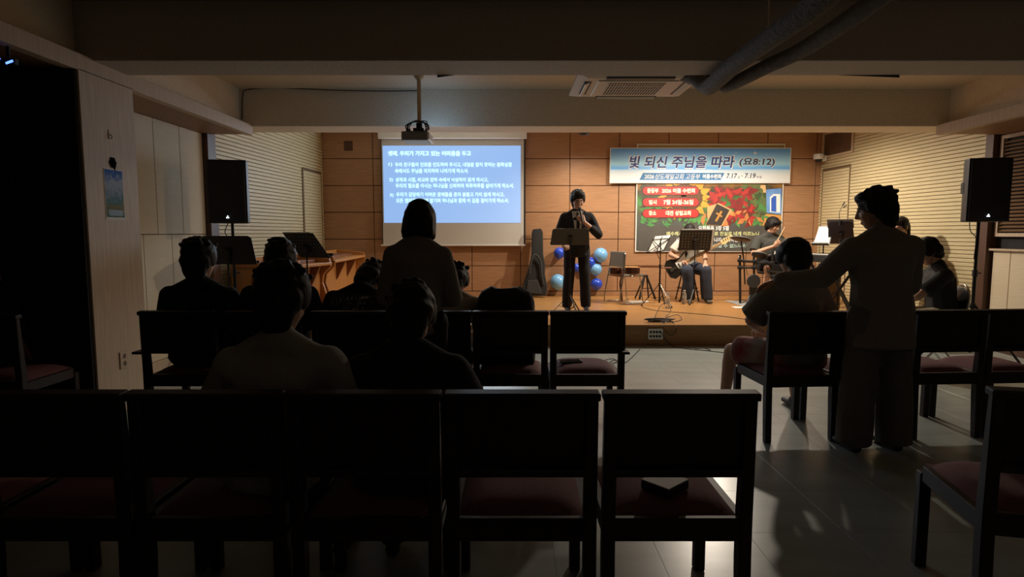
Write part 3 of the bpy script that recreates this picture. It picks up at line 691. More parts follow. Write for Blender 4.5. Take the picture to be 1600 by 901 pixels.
def desk_stand(label, loc, h, w=0.50, hd=0.34, tilt=22, yaw=0.0, holes=False, sheet=False, rot=0.3, leg=0.30, hub=0.30, m=None, legm=None, roll=0):
    """desk on a tripod; yaw 0: its back towards the camera (the reader stands behind, facing the camera)"""
    t = thing('music_stand', label, 'music stand', loc, 0)
    tripod(t, h, 0.3, leg, hub, rot, None, legm)
    m = m or M['black']
    rm = Euler((R(-tilt), R(roll), yaw), 'XYZ').to_matrix()
    rm = Matrix.Rotation(yaw, 3, 'Z') @ Matrix.Rotation(R(tilt), 3, 'X') @ Matrix.Rotation(R(roll), 3, 'Y')
    c = V3((0, 0, h + hd * 0.42 - 0.06))
    T = lambda p: c + rm @ V3(p)
    if not holes:
        b = MB(); o_ = [(-w / 2, -hd / 2), (w / 2, -hd / 2), (w / 2 - 0.02, hd / 2 - 0.02), (w / 2 - 0.05, hd / 2), (-w / 2 + 0.05, hd / 2), (-w / 2 + 0.02, hd / 2 - 0.02)]
        b.prism(o_, lambda p, q, s: T((p, s, q)), -0.003, 0.003); b.build('desk', m, t)
    else:
        # perforated plate: a grid of bars leaving square holes
        b = MB(); nx, nz = 9, 6
        mx, mz = 0.03, 0.03; hs = 0.016
        xs_ = [-w / 2 + mx + (w - 2 * mx) * (i + 0.5) / nx for i in range(nx)]; zs_ = [-hd / 2 + mz + (hd - 2 * mz) * (j + 0.5) / nz for j in range(nz)]
        ex = [-w / 2] + sum([[x - hs / 2, x + hs / 2] for x in xs_], []) + [w / 2]; ez = [-hd / 2] + sum([[z - hs / 2, z + hs / 2] for z in zs_], []) + [hd / 2]
        for j in range(len(ez) - 1):
            for i in range(len(ex) - 1):
                if i % 2 == 1 and j % 2 == 1 and not (j < 6 and 7 <= i <= 11): continue
                b.box(T(((ex[i] + ex[i + 1]) / 2, 0, (ez[j] + ez[j + 1]) / 2)), (ex[i + 1] - ex[i], 0.004, ez[j + 1] - ez[j]), rm)
        b.build('desk', m, t)
    MB().box(T((0, 0.03, -hd / 2)), (w, 0.06, 0.004), rm).box(T((0, 0.06, -hd / 2 + 0.008)), (w, 0.004, 0.016), rm).build('ledge', m, t)
    MB().box(T((0, -0.02, -0.03)), (0.05, 0.035, 0.09), rm).cyl(T((0, -0.02, -0.05)), (0, 0, h - 0.06), 0.012, n=8).build('bracket', M['black'], t)
    if sheet:
        MB().box(T((sheet[0], 0.006, sheet[1])), (sheet[2], 0.003, sheet[3]), rm).build('sheet_music', M['paper'], t)
    return t, T, rm
sil = M['chrome']
olive = mat('grey_desk', (0.075, 0.072, 0.062), 0.5)
p = atz(890, 492, SZ)
desk_stand('grey music stand in front of the suited speaker', (p.x, p.y, SZ), 1.02, 0.53, 0.24, 24, 0.0, m=olive, rot=-PI / 2 + 0.35, leg=0.26, hub=0.27)
p = atz(1085, 474, SZ)
desk_stand('black perforated music stand before the bass player, white sheets behind it', (p.x, p.y + 0.05, SZ), 0.92, 0.50, 0.33, 18, R(-2), holes=True, sheet=(0.03, 0.01, 0.5, 0.34), rot=-PI / 2 - 0.5, leg=0.30, hub=0.22, legm=sil)
# folding wire stand
p = atz(1030, 478, SZ)
t = thing('music_stand', 'thin wire folding music stand with a sheet, beside the guitar chair', 'music stand', (p.x, p.y, SZ))
tripod(t, 1.02, 0.3, 0.27, 0.33, -PI / 2 + 0.5, None, sil)
q = lambda px, py, dy=0: at(px, py, p.y + dy) - V3((p.x, p.y, SZ))
A, B, C, D = q(1010, 395, -0.02), q(1037, 392, -0.02), q(1047, 372, 0.10), q(1019, 374, 0.10)
w_ = MB()
for a, b in ((A, B), (B, C), (C, D), (D, A), (A, C), (D, B), (q(1026, 394, -0.02), q(1035, 369, 0.12)), (q(1026, 394), q(1030, 404))): w_.bar(a, b, 0.010, 0.005, (0, 1, 0))
w_.build('wire_frame', M['blackm'], t)
a, b, c, d = q(1013, 393, 0.03), q(1036, 391, 0.03), q(1048, 367, 0.13), q(1024, 369, 0.13)
MB().add([a, b, c, d, a + V3((0, .003, 0)), b + V3((0, .003, 0)), c + V3((0, .003, 0)), d + V3((0, .003, 0))], [(3, 2, 1, 0), (4, 5, 6, 7), (0, 1, 5, 4), (1, 2, 6, 5), (2, 3, 7, 6), (3, 0, 4, 7)]).build('sheet_music', M['paper'], t)
# left side stands, on the hall floor
desk_stand('large solid black music stand at the left, below the loudspeaker', (-2.62, 5.55, 0), 1.16, 0.50, 0.27, 14, R(2), rot=0.9)
desk_stand('black perforated music stand tilted beside the wooden choir desks', (-2.30, 6.75, 0), 1.14, 0.50, 0.36, 40, R(-32), holes=True, sheet=(-0.03, 0.02, 0.46, 0.34), rot=0.4, roll=0)
# right side stands on the stage
p = at(1284, 440, 8.7)
t, T, rm = desk_stand('music stand with one white sheet beside the drummer', (p.x, 8.7, SZ), 1.0, 0.24, 0.32, 30, R(128), rot=0.2)
MB().box(T((0, 0.006, 0.0)), (0.21, 0.003, 0.29), rm).build('sheet_music', M['paper'], t)
p = at(1310, 440, 8.5)
t, T, rm = desk_stand('dark music stand with a clipped gooseneck lamp beside the keyboard', (p.x, 8.5, SZ), 1.02, 0.34, 0.36, 32, R(-38), rot=0.6, m=mat('purple_black', (0.03, 0.02, 0.035), 0.4))
MB().box(T((0.0, 0.008, 0.15)), (0.33, 0.004, 0.14), rm).build('folder', M['grey'], t)
g0 = T((0.0, 0, 0.16))
MB().box(g0, (0.035, 0.05, 0.06)).build('lamp_clip', M['black'], t, bevel=0.005)
MB().tube(catmull([g0, g0 + V3((-0.02, 0, 0.12)), g0 + V3((0.0, 0, 0.20)), g0 + V3((0.03, 0, 0.25))]), 0.004, 6).build('gooseneck', M['black'], t, smooth=True)
MB().cyl(g0 + V3((0.02, 0, 0.25)), g0 + V3((0.05, 0, 0.29)), 0.009, n=8).cyl(g0 + V3((0.035, 0, 0.22)), g0 + V3((0.075, 0, 0.245)), 0.009, n=8).build('lamp_heads', M['black'], t)

# ================================================================== wooden choir desks, left
def choir_desk(label, p0, p1, h, depth, z0):
    """desk between plan points p0 (near) and p1 (far), its panelled face looking right"""
    d = V3((p1[0] - p0[0], p1[1] - p0[1], 0)); L = d.length; a = math.atan2(d.y, d.x) - PI / 2
    t = thing('choir_desk', label, 'desk', (p0[0], p0[1], z0), a)     # local +y along the desk, +x to the right
    side = [(-depth, 0), (0.0, 0), (0.03, 0.10), (0.0, 0.30), (-0.05, 0.45), (-0.03, 0.56), (0.07, 0.66), (0.08, h - 0.05), (0.06, h + 0.05), (-depth, h + 0.10)]
    MB().prism(side, lambda q, r, s: (q, s, r), 0.0, 0.035).build('end_panel', M['orange'], t, bevel=0.004)
    MB().prism(side, lambda q, r, s: (q, s, r), L - 0.035, L).build('end_panel', M['orange'], t, bevel=0.004)
    MB().lohi((-0.10, 0.035, 0.02), (-0.075, L - 0.035, h - 0.06)).build('front_panel', M['orange'], t)
    n = 3
    for k in range(1, n):
        y = L * k / n
        MB().prism([(-0.075, 0.42), (-0.05, 0.46), (0.05, 0.66), (0.06, h - 0.035), (-0.075, h - 0.035)], lambda q, r, s: (q, s, r), y - 0.014, y + 0.014).build('bracket', M['redwood'], t, bevel=0.002)
    MB().lohi((-depth, 0.0, h - 0.035), (0.085, L, h)).build('desk_top', M['orange'], t, bevel=0.004)
    MB().lohi((-depth, 0.04, h), (-depth + 0.03, L - 0.04, h + 0.09)).build('back_rail', M['orange'], t, bevel=0.003)
    MB().lohi((-depth + 0.03, 0.04, h), (-0.12, L - 0.04, h + 0.035)).build('book_ledge', M['redwood'], t, bevel=0.003)
choir_desk('orange wooden choir desk against the back wall panels, left of the screen', (-2.48, 8.15), (-2.58, 10.25), 0.74, 0.42, SZ)
choir_desk('orange wooden choir desk nearer the audience, under the perforated stand', (-2.66, 7.32), (-2.50, 8.10), 0.72, 0.42, SZ)
choir_desk('red-brown wooden desk along the left wall behind the left loudspeaker', (-3.14, 7.30), (-3.12, 8.25), 0.70, 0.28, SZ)

# ================================================================== guitar bag, balloons, folding chair with guitar
o = V3((0.42, 10.42, SZ))
gb = thing('guitar_bag', 'black padded guitar bag leaning upright against the wooden wall', 'bag', o)
def outline_bag(S_):
    pts = [(-0.24, 0.03), (-0.26, 0.20), (-0.19, 0.38), (-0.13, 0.58), (-0.10, 0.75), (-0.10, 1.10), (-0.075, 1.18), (0.06, 1.19), (0.095, 1.13), (0.10, 0.75), (0.13, 0.58), (0.13, 0.40), (0.17, 0.18), (0.15, 0.03)]
    return [(a * S_ + 0.02, b) for a, b in pts]
MB().prism(outline_bag(1.0), lambda a, b, t: (a, t + 0.12 * b / 1.2, b), -0.10, 0.03).build('body', cloth('bag_black', (0.018, 0.018, 0.018)), gb, bevel=0.025, seg=3, smooth=True)
MB().prism([(-0.17, 0.08), (-0.15, 0.30), (0.02, 0.31), (0.10, 0.10), (0.08, 0.06)], lambda a, b, t: (a, t + 0.12 * b / 1.2, b), -0.125, -0.095).build('front_pocket', cloth('bag_grey', (0.035, 0.035, 0.034)), gb, bevel=0.012, seg=2)
MB().tube(catmull([(-0.12, -0.09, 0.40), (-0.10, -0.10, 0.60), (-0.02, -0.09, 0.74), (0.07, -0.08, 0.62), (0.09, -0.10, 0.42), (0.12, -0.10, 0.22)]), 0.018, 8).build('shoulder_strap', cloth('bag_grey', (0.035, 0.035, 0.034)), gb, smooth=True)
light_b = mat('balloon_light', (0.20, 0.50, 0.88), 0.25, coat=0.4); dark_b = mat('balloon_blue', (0.02, 0.075, 0.62), 0.25, coat=0.4)
for px, py, r, m, lb in ((938.5, 398, 0.125, light_b, 'light blue balloon, topmost on the right of the suited speaker'), (931, 420.5, 0.108, light_b, 'light blue balloon, middle one right of the suited speaker'),
                         (932, 443.5, 0.105, dark_b, 'deep blue balloon, lowest right of the suited speaker'), (922, 410, 0.10, dark_b, 'deep blue balloon half hidden behind the light blue pair'),
                         (874, 395, 0.10, dark_b, 'deep blue balloon at the left hip of the suited speaker'), (871.5, 440, 0.135, light_b, 'large light blue balloon at the left, near the guitar bag'), (901, 418, 0.075, dark_b, 'small deep blue balloon between the legs of the suited speaker')):
    c = at(px, py, 10.675 - r)
    t = thing('balloon', lb, 'balloon', c, 0, 'balloons on the back wall')
    b = MB(); prof = [(0.001, -1.12), (0.05, -1.10)] + [(math.sin(a) * (1 - 0.06 * max(0, math.cos(a))), -math.cos(a) * (1.05 if math.cos(a) > 0 else 1.0)) for a in np.linspace(0.1, PI - 0.001, 16)]
    MB().lathe([(x * r, z * r) for x, z in prof], (0, 0, 0), 24).build('envelope', m, t, smooth=True)
    MB().cyl((0, 0, -1.05 * r), (0, 0, -1.16 * r), 0.008, 0.016, 10).build('knot', m, t)
# folding chair with guitar
o = atz(985, 474, SZ); o.y = 9.5
fc = thing('folding_chair', 'grey padded chrome chair holding a guitar, right of the balloons', 'chair', (1.78, 9.62, SZ), R(-22))
for s in (-1, 1):
    MB().tube(catmull([(s * 0.21, -0.10, 0.80), (s * 0.22, -0.12, 0.55), (s * 0.225, -0.14, 0.44), (s * 0.235, -0.20, 0.02), (s * 0.235, -0.10, 0.012), (s * 0.235, 0.24, 0.012), (s * 0.23, 0.22, 0.06), (s * 0.22, 0.16, 0.42), (s * 0.22, 0.0, 0.43)], 6), 0.0105, 8).build('frame_tube', M['chrome'], fc, smooth=True)
pad = mat('grey_vinyl', (0.17, 0.155, 0.12), 0.5)
# this chair is turned so the backrest is on the left
def lbox(c, s): return MB().box(c, s)
lbox((0, -0.105, 0.68), (0.40, 0.035, 0.28)).build('backrest', pad, fc, bevel=0.014, seg=2)
lbox((0, 0.05, 0.445), (0.42, 0.40, 0.045)).build('seat', pad, fc, bevel=0.018, seg=2)
for q in fc.children: pass
fc.rotation_euler = (0, 0, R(-68))
gt = thing('acoustic_guitar', 'acoustic guitar laid flat on the grey chair, strap hanging down', 'guitar', (1.80, 9.58, SZ + 0.468), R(-10))
go = [(-0.24, -0.05), (-0.23, -0.15), (-0.15, -0.20), (-0.05, -0.18), (0.02, -0.135), (0.10, -0.145), (0.19, -0.13), (0.23, -0.06), (0.235, 0.0), (0.23, 0.06), (0.19, 0.13), (0.10, 0.145), (0.02, 0.135), (-0.05, 0.18), (-0.15, 0.20), (-0.23, 0.15), (-0.24, 0.05)]
MB().prism(go, lambda a, b, t: (a, b, t), 0.0, 0.10).build('body', mat('guitar_dark', (0.045, 0.018, 0.012), 0.25), gt)
MB().prism([(a * 1.01, b * 1.01) for a, b in go], lambda a, b, t: (a, b, t), 0.10, 0.108).prism([(a * 1.01, b * 1.01) for a, b in go], lambda a, b, t: (a, b, t), -0.006, 0.001).build('top_and_back', mat('guitar_top', (0.55, 0.30, 0.12), 0.3), gt)
MB().lohi((0.2, -0.028, 0.10), (0.56, 0.028, 0.12)).build('neck', M['redwood'], gt)
MB().lohi((0.56, -0.035, 0.09), (0.72, 0.035, 0.108)).build('headstock', M['redwood'], gt, bevel=0.004)
MB().tube(catmull([(-0.12, -0.19, 0.06), (-0.06, -0.22, 0.10), (-0.05, -0.225, 0.0), (-0.07, -0.23, -0.15), (-0.05, -0.23, -0.30), (-0.04, -0.225, -0.42)]), 0.016, 6).build('strap', mat('strap_brown', (0.10, 0.04, 0.02), 0.6), gt, smooth=True)
# A-frame guitar stand
o = V3((2.22, 9.98, SZ))
ag = thing('guitar_stand', 'black A-frame guitar stand on the stage behind the wire music stand', 'stand', o, R(10))
for s in (-1, 1):
    MB().bar((0.02 * s, 0, 0.40), (0.14 * s, -0.10, 0.02), 0.03, 0.03).build('front_leg', M['black'], ag, bevel=0.004); MB().bar((0.02 * s, 0, 0.40), (0.12 * s, 0.14, 0.015), 0.022, 0.022).build('rear_leg', M['black'], ag, bevel=0.004)
MB().box((0, 0, 0.405), (0.075, 0.04, 0.03)).build('hinge', M['black'], ag, bevel=0.005); MB().bar((-0.08, -0.05, 0.20), (0.08, -0.05, 0.20), 0.012, 0.012).build('crossbar', M['black'], ag)

# ================================================================== bass stool, drums, keyboard
o = V3((2.92, 9.98, SZ))
st = thing('stool', 'black stool under the bass player', 'stool', o)
MB().lathe([(0, 0.46), (0.15, 0.46), (0.165, 0.475), (0.165, 0.50), (0.15, 0.515), (0, 0.52)], (0, 0, 0), 24).build('seat', M['black'], st, smooth='auto')
for k in range(4):
    a = PI / 4 + k * PI / 2; c, s = math.cos(a), math.sin(a)
    MB().cyl((0.10 * c, 0.10 * s, 0.46), (0.21 * c, 0.21 * s, 0.0), 0.012, n=8).build('leg', M['blackm'], st)
MB().tube([(0.165 * math.cos(t), 0.165 * math.sin(t), 0.20) for t in np.linspace(0, 2 * PI, 20)[:-1]], 0.008, 6, True).build('foot_ring', M['blackm'], st, smooth=True)
# electronic drum kit
DY = 9.45
o = V3((3.95, DY, SZ))
dk = thing('drum_kit', 'black electronic drum kit on a tube rack in front of the drummer', 'drums', o)
q = lambda px, py, dy=0: at(px, py, DY + dy) - o
def dtube(nm, pts, r=0.019, m='black'): return MB().tube(pts, r, 10).build(nm, M[m], dk, smooth='auto')
dtube('rack_post', [q(1156, 398), V3((q(1157, 460).x, 0, 0.0))]); dtube('rack_post', [q(1178, 396), V3((q(1178, 460).x, 0.0, 0.24))], 0.017)
dtube('rack_post', [q(1207, 396, 0.1), V3((q(1206, 460, 0.1).x, 0.1, 0.0))]); dtube('rack_post', [q(1236, 396, 0.3), V3((q(1236, 460, 0.3).x, 0.3, 0.0))])
dtube('crossbar', [q(1154, 407), q(1181, 409)], 0.02); dtube('crossbar', [q(1154, 418), q(1181, 418)], 0.016)
dtube('crossbar', [q(1178, 411), q(1210, 411, 0.1)], 0.015); dtube('crossbar', [q(1200, 424, 0.05), q(1236, 426, 0.3)], 0.022)
for px, py in ((1156, 407), (1156, 418), (1179, 408), (1178, 418), (1206, 411), (1206, 432)):
    MB().box(q(px, py), (0.065, 0.06, 0.05)).build('clamp', M['black'], dk, bevel=0.008)
def pad_(px, py, r, dy, tx, ty, nm='drum_pad', th=0.035, m1='black'):
    c = q(px, py, dy); rm = Euler((R(tx), R(ty), 0)).to_matrix()
    b = MB(); prof = [(0, -th), (r * 0.9, -th), (r, -th * 0.5), (r, 0), (r * 0.93, 0.004), (0, 0.004)]
    b.lathe(prof, (0, 0, 0), 26); b.v = [tuple(rm @ V3(p) + c) for p in b.v]
    o_ = b.build(nm, M[m1], dk, smooth='auto')
    b = MB(); b.lathe([(r * 0.93, 0.004), (r * 0.98, 0.007), (r * 1.02, 0.002), (r * 1.01, -0.006)], (0, 0, 0), 26); b.v = [tuple(rm @ V3(p) + c) for p in b.v]
    b.build('rim', M['grey'], o_, smooth='auto')
pad_(1187, 397, 0.12, 0.12, -14, 14); pad_(1212, 398, 0.13, 0.28, -12, -4); pad_(1196, 424, 0.13, 0.25, 0, 0); pad_(1232, 404, 0.14, 0.35, -10, -8)
pad_(1157.5, 373, 0.155, 0.05, -10, 12, 'cymbal_pad', 0.014, 'blackm')
dtube('cymbal_arm', [q(1158, 376, 0.05), q(1162, 405, 0.02), q(1164, 444, 0.0)], 0.011)
MB().prism([(-0.055, 0.0), (0.055, 0.0), (0.062, 0.38), (-0.05, 0.38)], lambda a, b, t: (a + q(1173, 460).x, t - 0.08, b), -0.03, 0.03).build('kick_tower', M['black'], dk, bevel=0.006)
c = q(1173, 438); c.y = -0.13
MB().cyl(c + V3((0, 0.03, 0)), c, 0.105, n=26).build('kick_pad', mat('dark_pad', (0.03, 0.03, 0.032), 0.6), dk, bevel=0.006)
MB().bar((q(1168, 455).x, -0.1, 0.14), (q(1158, 470).x, -0.22, 0.012), 0.02, 0.014).bar((q(1158, 470).x, -0.22, 0.012), (q(1180, 470).x, -0.2, 0.012), 0.03, 0.012).build('kick_foot', M['black'], dk)
MB().box(V3((q(1187, 460).x, -0.05, 0.06)), (0.09, 0.22, 0.05), Euler((R(14), 0, 0)).to_matrix()).build('pedal', M['chrome'], dk, bevel=0.006)
MB().box(q(1213, 421, 0.25), (0.24, 0.06, 0.17)).build('drum_module', M['black'], dk, bevel=0.012)
for px, py in ((1155, 398), (1211, 393), (1213, 404)): MB().cyl(q(px, py + 4, 0), q(px, py - 1, 0), 0.013, 0.006, 8).build('wing_nut', M['white'], dk)
MB().tube(catmull([q(1165, 378, 0), q(1166, 395, 0), q(1165, 412, 0), q(1168, 430, 0)]), 0.004, 6).tube(catmull([q(1172, 436, -.12), q(1185, 434, -.1), q(1200, 430, 0), q(1197, 415, 0)]), 0.004, 6).build('cables', M['cable'], dk, smooth=True)
rg = thing('drum_rug', 'thin white and black patterned mat under the drum kit', 'mat', (3.80, 9.32, SZ))
MB().lohi((-0.30, -0.26, 0.0), (0.75, 0.52, 0.006)).build('mat_cloth', mat('rug_print', (0.55, 0.55, 0.52), 0.9, col2=(0.10, 0.10, 0.10), scale=9, stretch=(1, 3, 1)), rg)
tag(MB().box((0, 0, 0.0015), (0.44, 0.17, 0.003), Euler((0, 0, R(2))).to_matrix()).build('paper_sheet', M['paper']), 'white paper sheet lying in front of the drum mat', 'paper').location = (3.54, 8.97, SZ)
tag(MB().box((0, 0, 0.0015), (0.32, 0.20, 0.003)).build('paper_sheet', M['paper']), 'white paper sheet on the stage behind the wire music stand', 'paper').location = (2.06, 9.72, SZ)
# keyboard on a cross stand and amplifier
o = V3((4.30, 8.05, SZ))
kb = thing('keyboard', 'black stage keyboard on a cross stand, mostly behind the standing man', 'keyboard', o, R(-80))
MB().lohi((-0.55, -0.14, 0.72), (0.55, 0.14, 0.82)).build('body', M['black'], kb, bevel=0.01)
MB().lohi((-0.50, -0.135, 0.82), (0.50, 0.0, 0.828)).build('white_keys', M['white'], kb, bevel=0.002)
bk = MB()
for k in range(35):
    if k % 7 not in (2, 6): bk.lohi((-0.49 + k * 0.028, -0.06, 0.828), (-0.476 + k * 0.028, 0.0, 0.836))
stuff(bk.build('black_keys', M['black'], kb))
for s in (-1, 1):
    MB().bar((-0.3, 0.12 * s, 0.02), (0.3, 0.12 * s, 0.71), 0.025, 0.025).build('stand_leg', M['blackm'], kb); MB().bar((0.3, 0.12 * s, 0.02), (-0.3, 0.12 * s, 0.71), 0.025, 0.025).build('stand_leg', M['blackm'], kb)
c = at(1297, 407, 8.95)
am = thing('amplifier', 'small wooden-sided amplifier with a grey top panel beside the white sheet stand', 'amplifier', (c.x, 8.95, SZ))
MB().lohi((-0.13, -0.10, 0.0), (0.13, 0.13, 0.60)).build('cabinet', M['redwood'], am, bevel=0.01); MB().lohi((-0.115, -0.112, 0.04), (0.115, -0.099, 0.46)).build('grille', M['slatback'], am)
MB().box((0, -0.04, 0.645), (0.25, 0.17, 0.09), Euler((R(-18), 0, 0)).to_matrix()).build('panel', M['grey'], am, bevel=0.008); MB().box((0, -0.128, 0.655), (0.14, 0.004, 0.03), Euler((R(-18), 0, 0)).to_matrix()).build('name_plate', M['paper'], am)

# ================================================================== small things on the stage and floor
def bottle(label, loc, h):
    t = thing('water_bottle', label, 'bottle', loc)
    r = 0.033
    MB().lathe([(0, 0.002), (r * 0.85, 0.0), (r, 0.012), (r, h * 0.28), (r * 0.92, h * 0.33), (r, h * 0.38), (r, h * 0.70), (r * 0.7, h * 0.82), (0.012, h * 0.90), (0.012, h * 0.96)], (0, 0, 0), 18).build('bottle_body', M['bottle'], t, smooth='auto')
    MB().cyl((0, 0, h * 0.93), (0, 0, h), 0.0155, n=14).build('cap', M['water' if 'blue' in label else 'white'], t)
    MB().lathe([(r + 0.0006, h * 0.40), (r + 0.0006, h * 0.64)], (0, 0, 0), 18).build('label_band', mat('clear_label', (0.7, 0.72, 0.72), 0.3, trans=0.6), t, smooth=True)
p = atz(1043, 482, SZ); bottle('clear water bottle with a blue cap near the stage edge', p, 0.225)
p = atz(1069, 475, SZ); bottle('clear water bottle with a pale cap under the perforated stand', p, 0.22)
p = at(1024, 521.5, YS - 0.02)
pl = thing('socket_plate', 'pale multi-socket plate on the stage front with eight round holes', 'socket', (p.x, YS - 0.018, p.z))
MB().box((0, -0.006, 0), (0.18, 0.016, 0.135)).build('plate', M['white'], pl, bevel=0.005)
for i in range(4):
    for j in range(2): MB().cyl((-0.058 + 0.037 * i, -0.0150, 0.026 - 0.052 * j), (-0.058 + 0.037 * i, -0.0142, 0.026 - 0.052 * j), 0.0165, n=14).build('socket', M['black'], pl)
def cab(name, label, pts, r=0.005, k=8):
    o = tag(MB().tube(catmull(pts, k), r, 6).build(name, M['cable'], None, smooth=True), label, 'cable'); return o
z = SZ + 0.006
S_ = lambda px, py, dz=0: (lambda a: (a.x, a.y, z + dz))(atz(px, py, z))
F_ = lambda px, py, dz=0: (lambda a: (a.x, a.y, 0.006 + dz))(atz(px, py, 0.006))
coil = []
for k in range(46):
    t = k * 0.55; coil.append((1.84 + 0.02 * math.sin(k * 1.3) + (0.16 + 0.03 * math.sin(k)) * math.cos(t), 7.46 + (0.075 + 0.015 * math.cos(k * 0.7)) * math.sin(t), z + 0.0009 * k))
cab('cable_pile', 'untidy coil of black cable at the stage edge above the socket plate', coil, 0.006, 3)
cab('cable_loop', 'thin black cable loop rising from the coil on the stage', [S_(1022, 500, 0.02), S_(1030, 492, 0.1), S_(1040, 488, 0.14), S_(1048, 494, 0.08), S_(1040, 498, 0.02), S_(1058, 495, 0.03), S_(1065, 499, 0.0), S_(1050, 503, 0)], 0.0045)
cab('stage_cable', 'long black cable running across the stage toward the drums', [S_(1003, 479), S_(1020, 484), S_(1050, 487), S_(1100, 491), S_(1140, 495), S_(1190, 501), S_(1260, 500)], 0.0045)
pp = lambda px, py, dy: tuple(at(px, py, YS - dy))
cab('plug_cable', 'black cable hanging in a loop over the stage front beside the socket plate', [S_(1038, 503, 0.004), pp(1036, 508, 0.03), pp(1040, 518, 0.03), pp(1048, 524, 0.035), pp(1056, 518, 0.035), pp(1056, 510, 0.03), S_(1050, 503, 0.006)], 0.004)
cab('plug_lead', 'grey lead from the socket plate down to the floor', [pp(1032, 517, 0.035), pp(1040, 530, 0.05), F_(1052, 541), F_(1070, 544), F_(1088, 546), F_(1110, 547), F_(1100, 544), F_(1085, 545), F_(1108, 548), F_(1135, 551), F_(1180, 556)], 0.0045)
cab('floor_cable', 'tangled black cable on the floor beside the phone chair', [F_(925, 566), F_(945, 562), F_(958, 560), F_(964, 565), F_(950, 568), F_(960, 562), F_(975, 566), F_(985, 560), F_(1000, 545)], 0.0045)
# beam cable
cab('beam_cable', 'thin dark cable tacked along the top of the far ceiling beam', [at(378, 186, 7.005), at(379, 150, 7.0), at(386, 140, 7.0), at(430, 137.5, 6.99), at(480, 139, 6.99), at(530, 141, 6.99), at(600, 142, 6.99), at(655, 141.5, 6.99)], 0.006)
# ================================================================== things on the pillar and walls
def onpillar(px, py): p_ = atx(px, py, -2.98); return p_
a, b = onpillar(161, 262), onpillar(195, 344)
po = thing('wall_poster', 'narrow blue and green picture poster taped to the pale pillar', 'poster', (-2.978, (a.y + b.y) / 2, b.z))
hh = a.z - b.z; ww = b.y - a.y
MB().lohi((-0.0015, -ww / 2, 0), (0.0005, ww / 2, hh)).build('sheet', M['paper'], po)
MB().lohi((0.0005, -ww / 2 + 0.006, 0.02), (0.0012, ww / 2 - 0.004, hh - 0.006)).build('picture', ramp_print('pillar_poster_print', [(0, (0.05, 0.16, 0.16)), (0.12, (0.12, 0.20, 0.12)), (0.2, (0.35, 0.25, 0.14)), (0.3, (0.10, 0.25, 0.25)), (0.5, (0.25, 0.35, 0.5)), (0.7, (0.42, 0.50, 0.62)), (0.9, (0.08, 0.20, 0.55)), (1, (0.05, 0.14, 0.5))], noise=0.75, nscale=26, rough=0.95), po)
MB().lohi((0.0012, -ww / 2 + 0.03, 0.03), (0.0018, ww / 2 - 0.02, 0.075)).build('caption_bar', mat('print_bar', (0.04, 0.10, 0.11), 0.5), po)
p = onpillar(176, 254)
fs_ = thing('flower_sticker', 'black flower-shaped sticker above the pillar poster', 'sticker', p)
stk = mat('sticker_black', (0.012, 0.011, 0.014), 1.0, spec=0.0)
for k in range(6):
    t = k * PI / 3; MB().cyl((0.0, 0.022 * math.cos(t), 0.022 * math.sin(t)), (0.002 + 0.0008 * k, 0.022 * math.cos(t), 0.022 * math.sin(t)), 0.020, n=12).build('petal', stk, fs_)
MB().cyl((0, 0, 0), (0.008, 0, 0), 0.016, n=12).build('heart', stk, fs_); MB().bar((0.002, 0.01, -0.03), (0.002, 0.02, -0.055), 0.003, 0.012).build('stem', stk, fs_)
p = onpillar(171.5, 210)
hk = thing('wall_hook', 'small grey hook plate near the top of the pale pillar', 'hook', p)
MB().lohi((0, -0.016, -0.035), (0.004, 0.016, 0.035)).build('plate', M['pale'], hk); MB().tube(catmull([(0.004, 0, 0.0), (0.014, 0, -0.012), (0.014, 0, -0.028), (0.006, 0, -0.030)]), 0.003, 8).build('hook', M['grey'], hk, smooth=True)
p = onpillar(192, 562)
so = thing('wall_socket', 'double wall socket low on the pale pillar', 'socket', p)
MB().lohi((0, -0.042, -0.065), (0.009, 0.042, 0.065)).build('plate', M['pale'], so, bevel=0.003)
for zz in (-0.028, 0.028): MB().cyl((0.009, 0.008, zz), (0.0098, 0.008, zz), 0.02, n=16).build('socket', mat('socket_brown', (0.12, 0.08, 0.05), 0.5), so)
p = at(15, 97, 3.72)
ld = thing('network_box', 'small dark device with blue lights hanging under the dark left soffit', 'device', (p.x, p.y + 0.04, p.z))
MB().lohi((-0.08, -0.04, -0.012), (0.03, -0.005, 0.026)).lohi((-0.03, -0.03, 0.026), (-0.01, -0.015, 2.499 - p.z)).build('case', M['black'], ld, bevel=0.004)
MB().box((0.0, -0.042, 0.0), (0.045, 0.004, 0.012), Euler((0, R(-20), 0)).to_matrix()).box((-0.06, -0.042, 0.02), (0.012, 0.004, 0.008)).build('blue_light', M['ledblue'], ld)
# air conditioner cassette
o = V3((1.075, 5.50, 2.655))
ac = thing('air_conditioner', 'four-way ceiling cassette air conditioner between the two beams', 'air conditioner', o)
MB().lohi((-0.42, -0.38, 0.04), (0.42, 0.38, 0.345)).build('body', M['grey'], ac)
